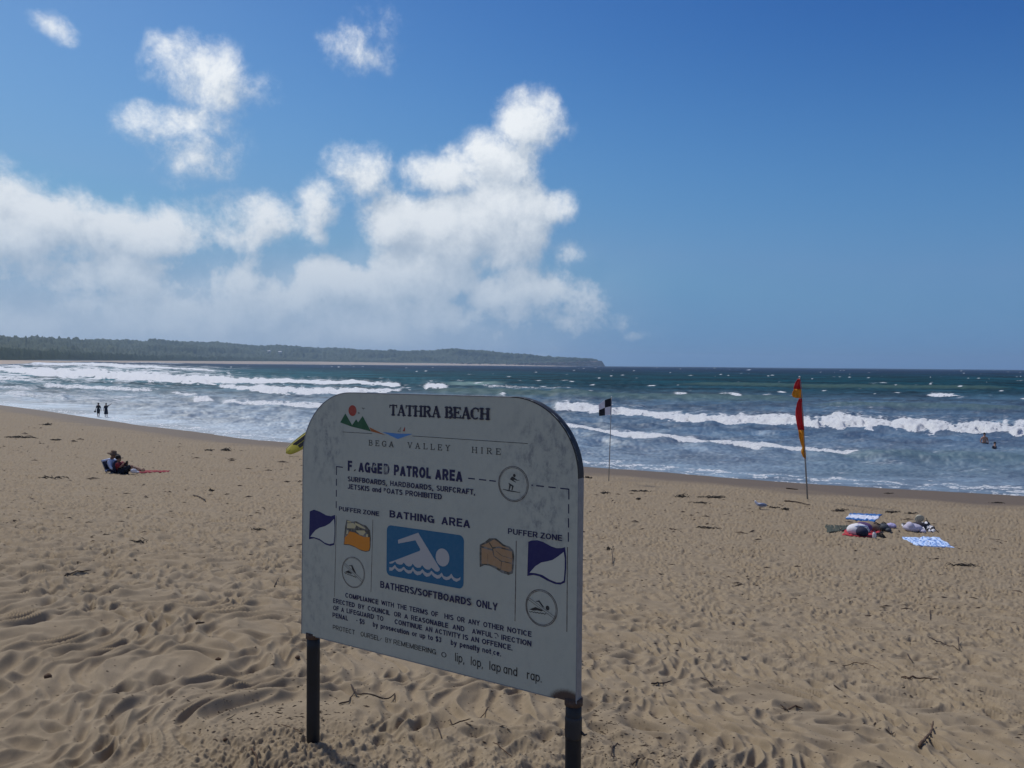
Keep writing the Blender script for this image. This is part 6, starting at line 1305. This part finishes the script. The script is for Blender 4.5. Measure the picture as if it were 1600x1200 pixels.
stick([([(354, 1130), (368, 1120)], 1.6)], 'very thin twig near the clods by the left post')
stick([([(1408, 1064), (1438, 1064.5), (1467, 1066)], 3.0), ([(1410, 1063), (1418, 1067), (1424, 1068)], 2.0)], 'long straight reddish brown stick on the right', M_wood2)
stick([([(1436, 1173), (1446, 1163), (1454, 1152), (1458, 1136)], 5.0)], 'thick curved brown stick near the bottom right corner', M_wood2)
stick([([(1220, 1107), (1232, 1115)], 3.0)], 'short dark piece of bark left of the arched twig')
stick([([(1232, 1110), (1243, 1106), (1255, 1108)], 3.0)], 'small arched twig beside the short piece of bark', M_wood2)
stick([([(1095, 1065), (1105, 1070), (1115, 1076)], 2.6)], 'short dark stick slanting down right of the sign')
stick([([(1018, 1074), (1030, 1072), (1049, 1067)], 3.0)], 'dark stick with a pale root right of the sign')
stick([([(1450, 1000), (1475, 1009), (1499, 1018)], 1.6), ([(1497, 1004), (1499, 1022)], 1.6)], 'thin forked branch on the sand below the towels', M_wood, 'branch', 'branch')
stick([([(1418, 1028), (1428, 1040)], 2.4)], 'small dark stick above the long straight stick')
stick([([(1310, 1042), (1340, 1040), (1358, 1043), (1374, 1049)], 1.4)], 'long thin bent twig left of the small dark stick', M_wood2)
stick([([(965, 1166), (957, 1177), (955, 1186), (963, 1191)], 2.6)], 'hooked dark twig right of the right post')
stick([([(988, 1200), (1000, 1194), (1014, 1197), (1022, 1202)], 2.6)], 'arched twig at the bottom edge right of the right post')
stick([([(1303, 1078), (1316, 1083)], 2.4)], 'tiny dark stick in the middle right of the sand')
stick([([(1384, 1146), (1392, 1149), (1398, 1147)], 2.0), ([(1388, 1143), (1390, 1152)], 1.4)], 'tiny crossed twig left of the thick curved stick')
stick([([(1453, 958), (1454, 970)], 1.6)], 'thin upright twig on the sand at right')
stick([([(957, 872), (957, 884)], 1.4)], 'thin upright stalk right of the sign beside the seaweed tuft')
stick([([(1225, 784), (1245, 786), (1266, 790)], 2.0)], 'thin dark stick lying at the foot of the patrol flag')
stick([([(1228, 764), (1240, 765), (1247, 765.5)], 1.8)], 'short dark stick on wet sand left of the patrol flag')

def weed(px, py, wpx, hpx, label, n=26):
    q = MB(); r0 = random.Random(int(px * 7 + py)); g0 = hit(px, py)
    for k in range(n):
        a = hit(px + r0.gauss(0, wpx * .24), py + r0.gauss(0, hpx * .11)); m = mpp(a); L_ = wpx * m * r0.uniform(.12, .4); an = r0.gauss(0, .5) + (math.pi if r0.random() < .5 else 0); pts = []
        h = r0.uniform(.1, .55) * hpx * m
        for f in (0, .35, .7, 1):
            x = a.x + math.cos(an) * L_ * f; y = a.y + math.sin(an) * L_ * f * 1.2; pts.append(Vector((x, y, float(ground_z(x, y)) + .004 + h * math.sin(math.pi * min(1, f * .9 + .1)))))
        q.tube(pts, [.4 * m, .62 * m, .45 * m, .2 * m], 5, flat=.55)
    pts = []
    for k in range(9):
        a = hit(px + wpx * .38 * (k / 4 - 1), py + hpx * .12 * math.sin(k * 2.1)); pts.append(Vector((a.x, a.y, a.z + .25 * hpx * mpp(a) * .5)))
    m = mpp(pts[4]); q.tube(pts, [m * (.35 + .22 * hpx * (1 - abs(k / 4 - 1))) * .7 for k in range(9)], 6, flat=.5)
    return tag(q.build('seaweed', M_weed, None, True), label, 'seaweed', 'clumps of dried seaweed on the beach')
for a in ((75, 664, 14, 4, 'dark seaweed mound high on the left beach near the walkers'), (352, 704, 20, 6, 'dark seaweed mound on the beach right of the seated couple'), (325, 704, 15, 3, 'thin seaweed strip just left of the mound right of the couple'),
          (84, 748, 40, 5, 'long seaweed strip on the sand below left of the couple'), (28, 684, 44, 4, 'scattered seaweed line at the far left edge'), (86, 688, 14, 3, 'small seaweed tuft right of the far left line'),
          (1066, 777, 17, 7, 'bushy seaweed clump left of the long clump, between the flags'), (1116, 778, 38, 5, 'long low seaweed clump between the two flags'), (1308, 799, 24, 5, 'dark seaweed clump behind the striped towel'),
          (1394, 801, 22, 4, 'seaweed strip right of the striped towel'), (1424, 803, 16, 3.5, 'seaweed strip behind the sun hat'), (952, 859, 11, 7, 'small dark seaweed tuft right of the sign'), (1502, 885, 44, 5, 'seaweed strip on the sand right of the light blue towel'),
          (1227, 797, 14, 5, 'dark seaweed tuft right of the gull'), (1209, 794, 16, 3, 'broken seaweed bits beside the gull'), (919, 747, 12, 4, 'seaweed at the right edge of the sign near the quartered flag'), (1558, 786, 18, 2.5, 'seaweed strip on wet sand at the right edge'),
          (1000, 768, 30, 3, 'thin seaweed strip below the quartered flag'), (945, 771, 13, 3.5, 'seaweed tuft left below the quartered flag'), (998, 780, 9, 3, 'tiny seaweed tuft below the thin strip'), (1388, 771, 10, 2, 'tiny seaweed on wet sand right of the patrol flag'),
          (1108, 826, 30, 4, 'loose brown seaweed in the middle of the right beach'), (1095, 787, 22, 3, 'faint seaweed trail under the bushy clump'), (330, 767, 12, 3, 'small seaweed bit right of the slanting stick'), (405, 830, 18, 4, 'seaweed bits left of the sign edge'), (217, 849, 22, 5, 'seaweed bits on the left sand above the long stick')):
    weed(*a)
def pebble(px, py, wpx, label):
    g = hit(px, py); m = mpp(g); q = MB(); q.ball(g + Vector((0, 0, wpx * m * .22)), (wpx * m / 2, wpx * m * .42, wpx * m * .36), 12, 8, .1); tag(q.build('pebble', M_wood2, None, True), label, 'pebble')
pebble(75, 1064, 12, 'dark pebble on the rippled sand at lower left'); pebble(341, 1028, 9, 'dark rounded pebble left of the left post'); pebble(465, 1033, 8, 'brown pebble beside the left post'); pebble(352, 1161, 8, 'small pointed pebble near the bottom left of the left post')
# loose scraps nobody could count
def litter():
    r = np.random.default_rng(17); V = []; Fc = []; pts = []
    N = 7500; px = r.uniform(-150, 1750, N); py = 650 + 560 * r.random(N) ** .9
    for k in range(N):
        x, y = px[k], py[k]
        if y < 735 + (x - 900) * .1 + 20 and x > 480: continue
        if x <= 480 and y < 636 + x * .13 + 18: continue
        if x < 460 and y > 930 and r.random() < .8: continue
        pts.append((x, y))
    for (cx, cy, sx, sy, n) in ((940, 1140, 45, 30, 260), (1010, 1185, 60, 22, 200), (430, 1125, 60, 22, 180), (330, 1100, 70, 14, 70), (930, 1030, 20, 12, 40)):
        for k in range(n): pts.append((cx + r.normal() * sx, cy + r.normal() * sy))
    for (x, y) in pts:
        d = ray(x, y); g = None
        t_ = _dd / d[1]; zz = CAMZ + d[2] * t_ - base_z(d[0] * t_, d[1] * t_); kk = int(np.argmax(zz < 0))
        if kk < 1: continue
        f = zz[kk - 1] / (zz[kk - 1] - zz[kk]); tt = t_[kk - 1] + (t_[kk] - t_[kk - 1]) * f; pts_ = (d[0] * tt, d[1] * tt)
        if shore_s(*pts_) < 7: continue
        V.append(pts_)
    V = np.array(V); z = ground_z(V[:, 0], V[:, 1]); m = V[:, 1] / F
    verts = []; faces = []
    for k in range(len(V)):
        w = m[k] * r.uniform(.5, 1.05) * (1 + (r.random() < .10) * 1.4) * (1.0 + .5 * (V[k, 1] > 9)) + .0012; l = w * r.uniform(1.0, 3.4); a = r.normal() * .5; c, s = math.cos(a), math.sin(a); i = len(verts)
        for (dx, dy, dz) in ((-1, 0, 0), (0, -.6, .2), (1, 0, 0), (0, .6, .2), (0, 0, .8)): verts.append((V[k, 0] + (dx * l * c - dy * w * s), V[k, 1] + (dx * l * s + dy * w * c), z[k] + dz * w * .9))
        for f in ((0, 1, 4), (1, 2, 4), (2, 3, 4), (3, 0, 4)): faces.append(tuple(i + q_ for q_ in f))
    me = bpy.data.meshes.new('beach_litter'); me.from_pydata(verts, [], faces); tag(link_mesh('beach_litter', me, simple_mat('bark_scraps', (.065, .043, .028), .95, .5, 3)), kind='stuff')
litter()
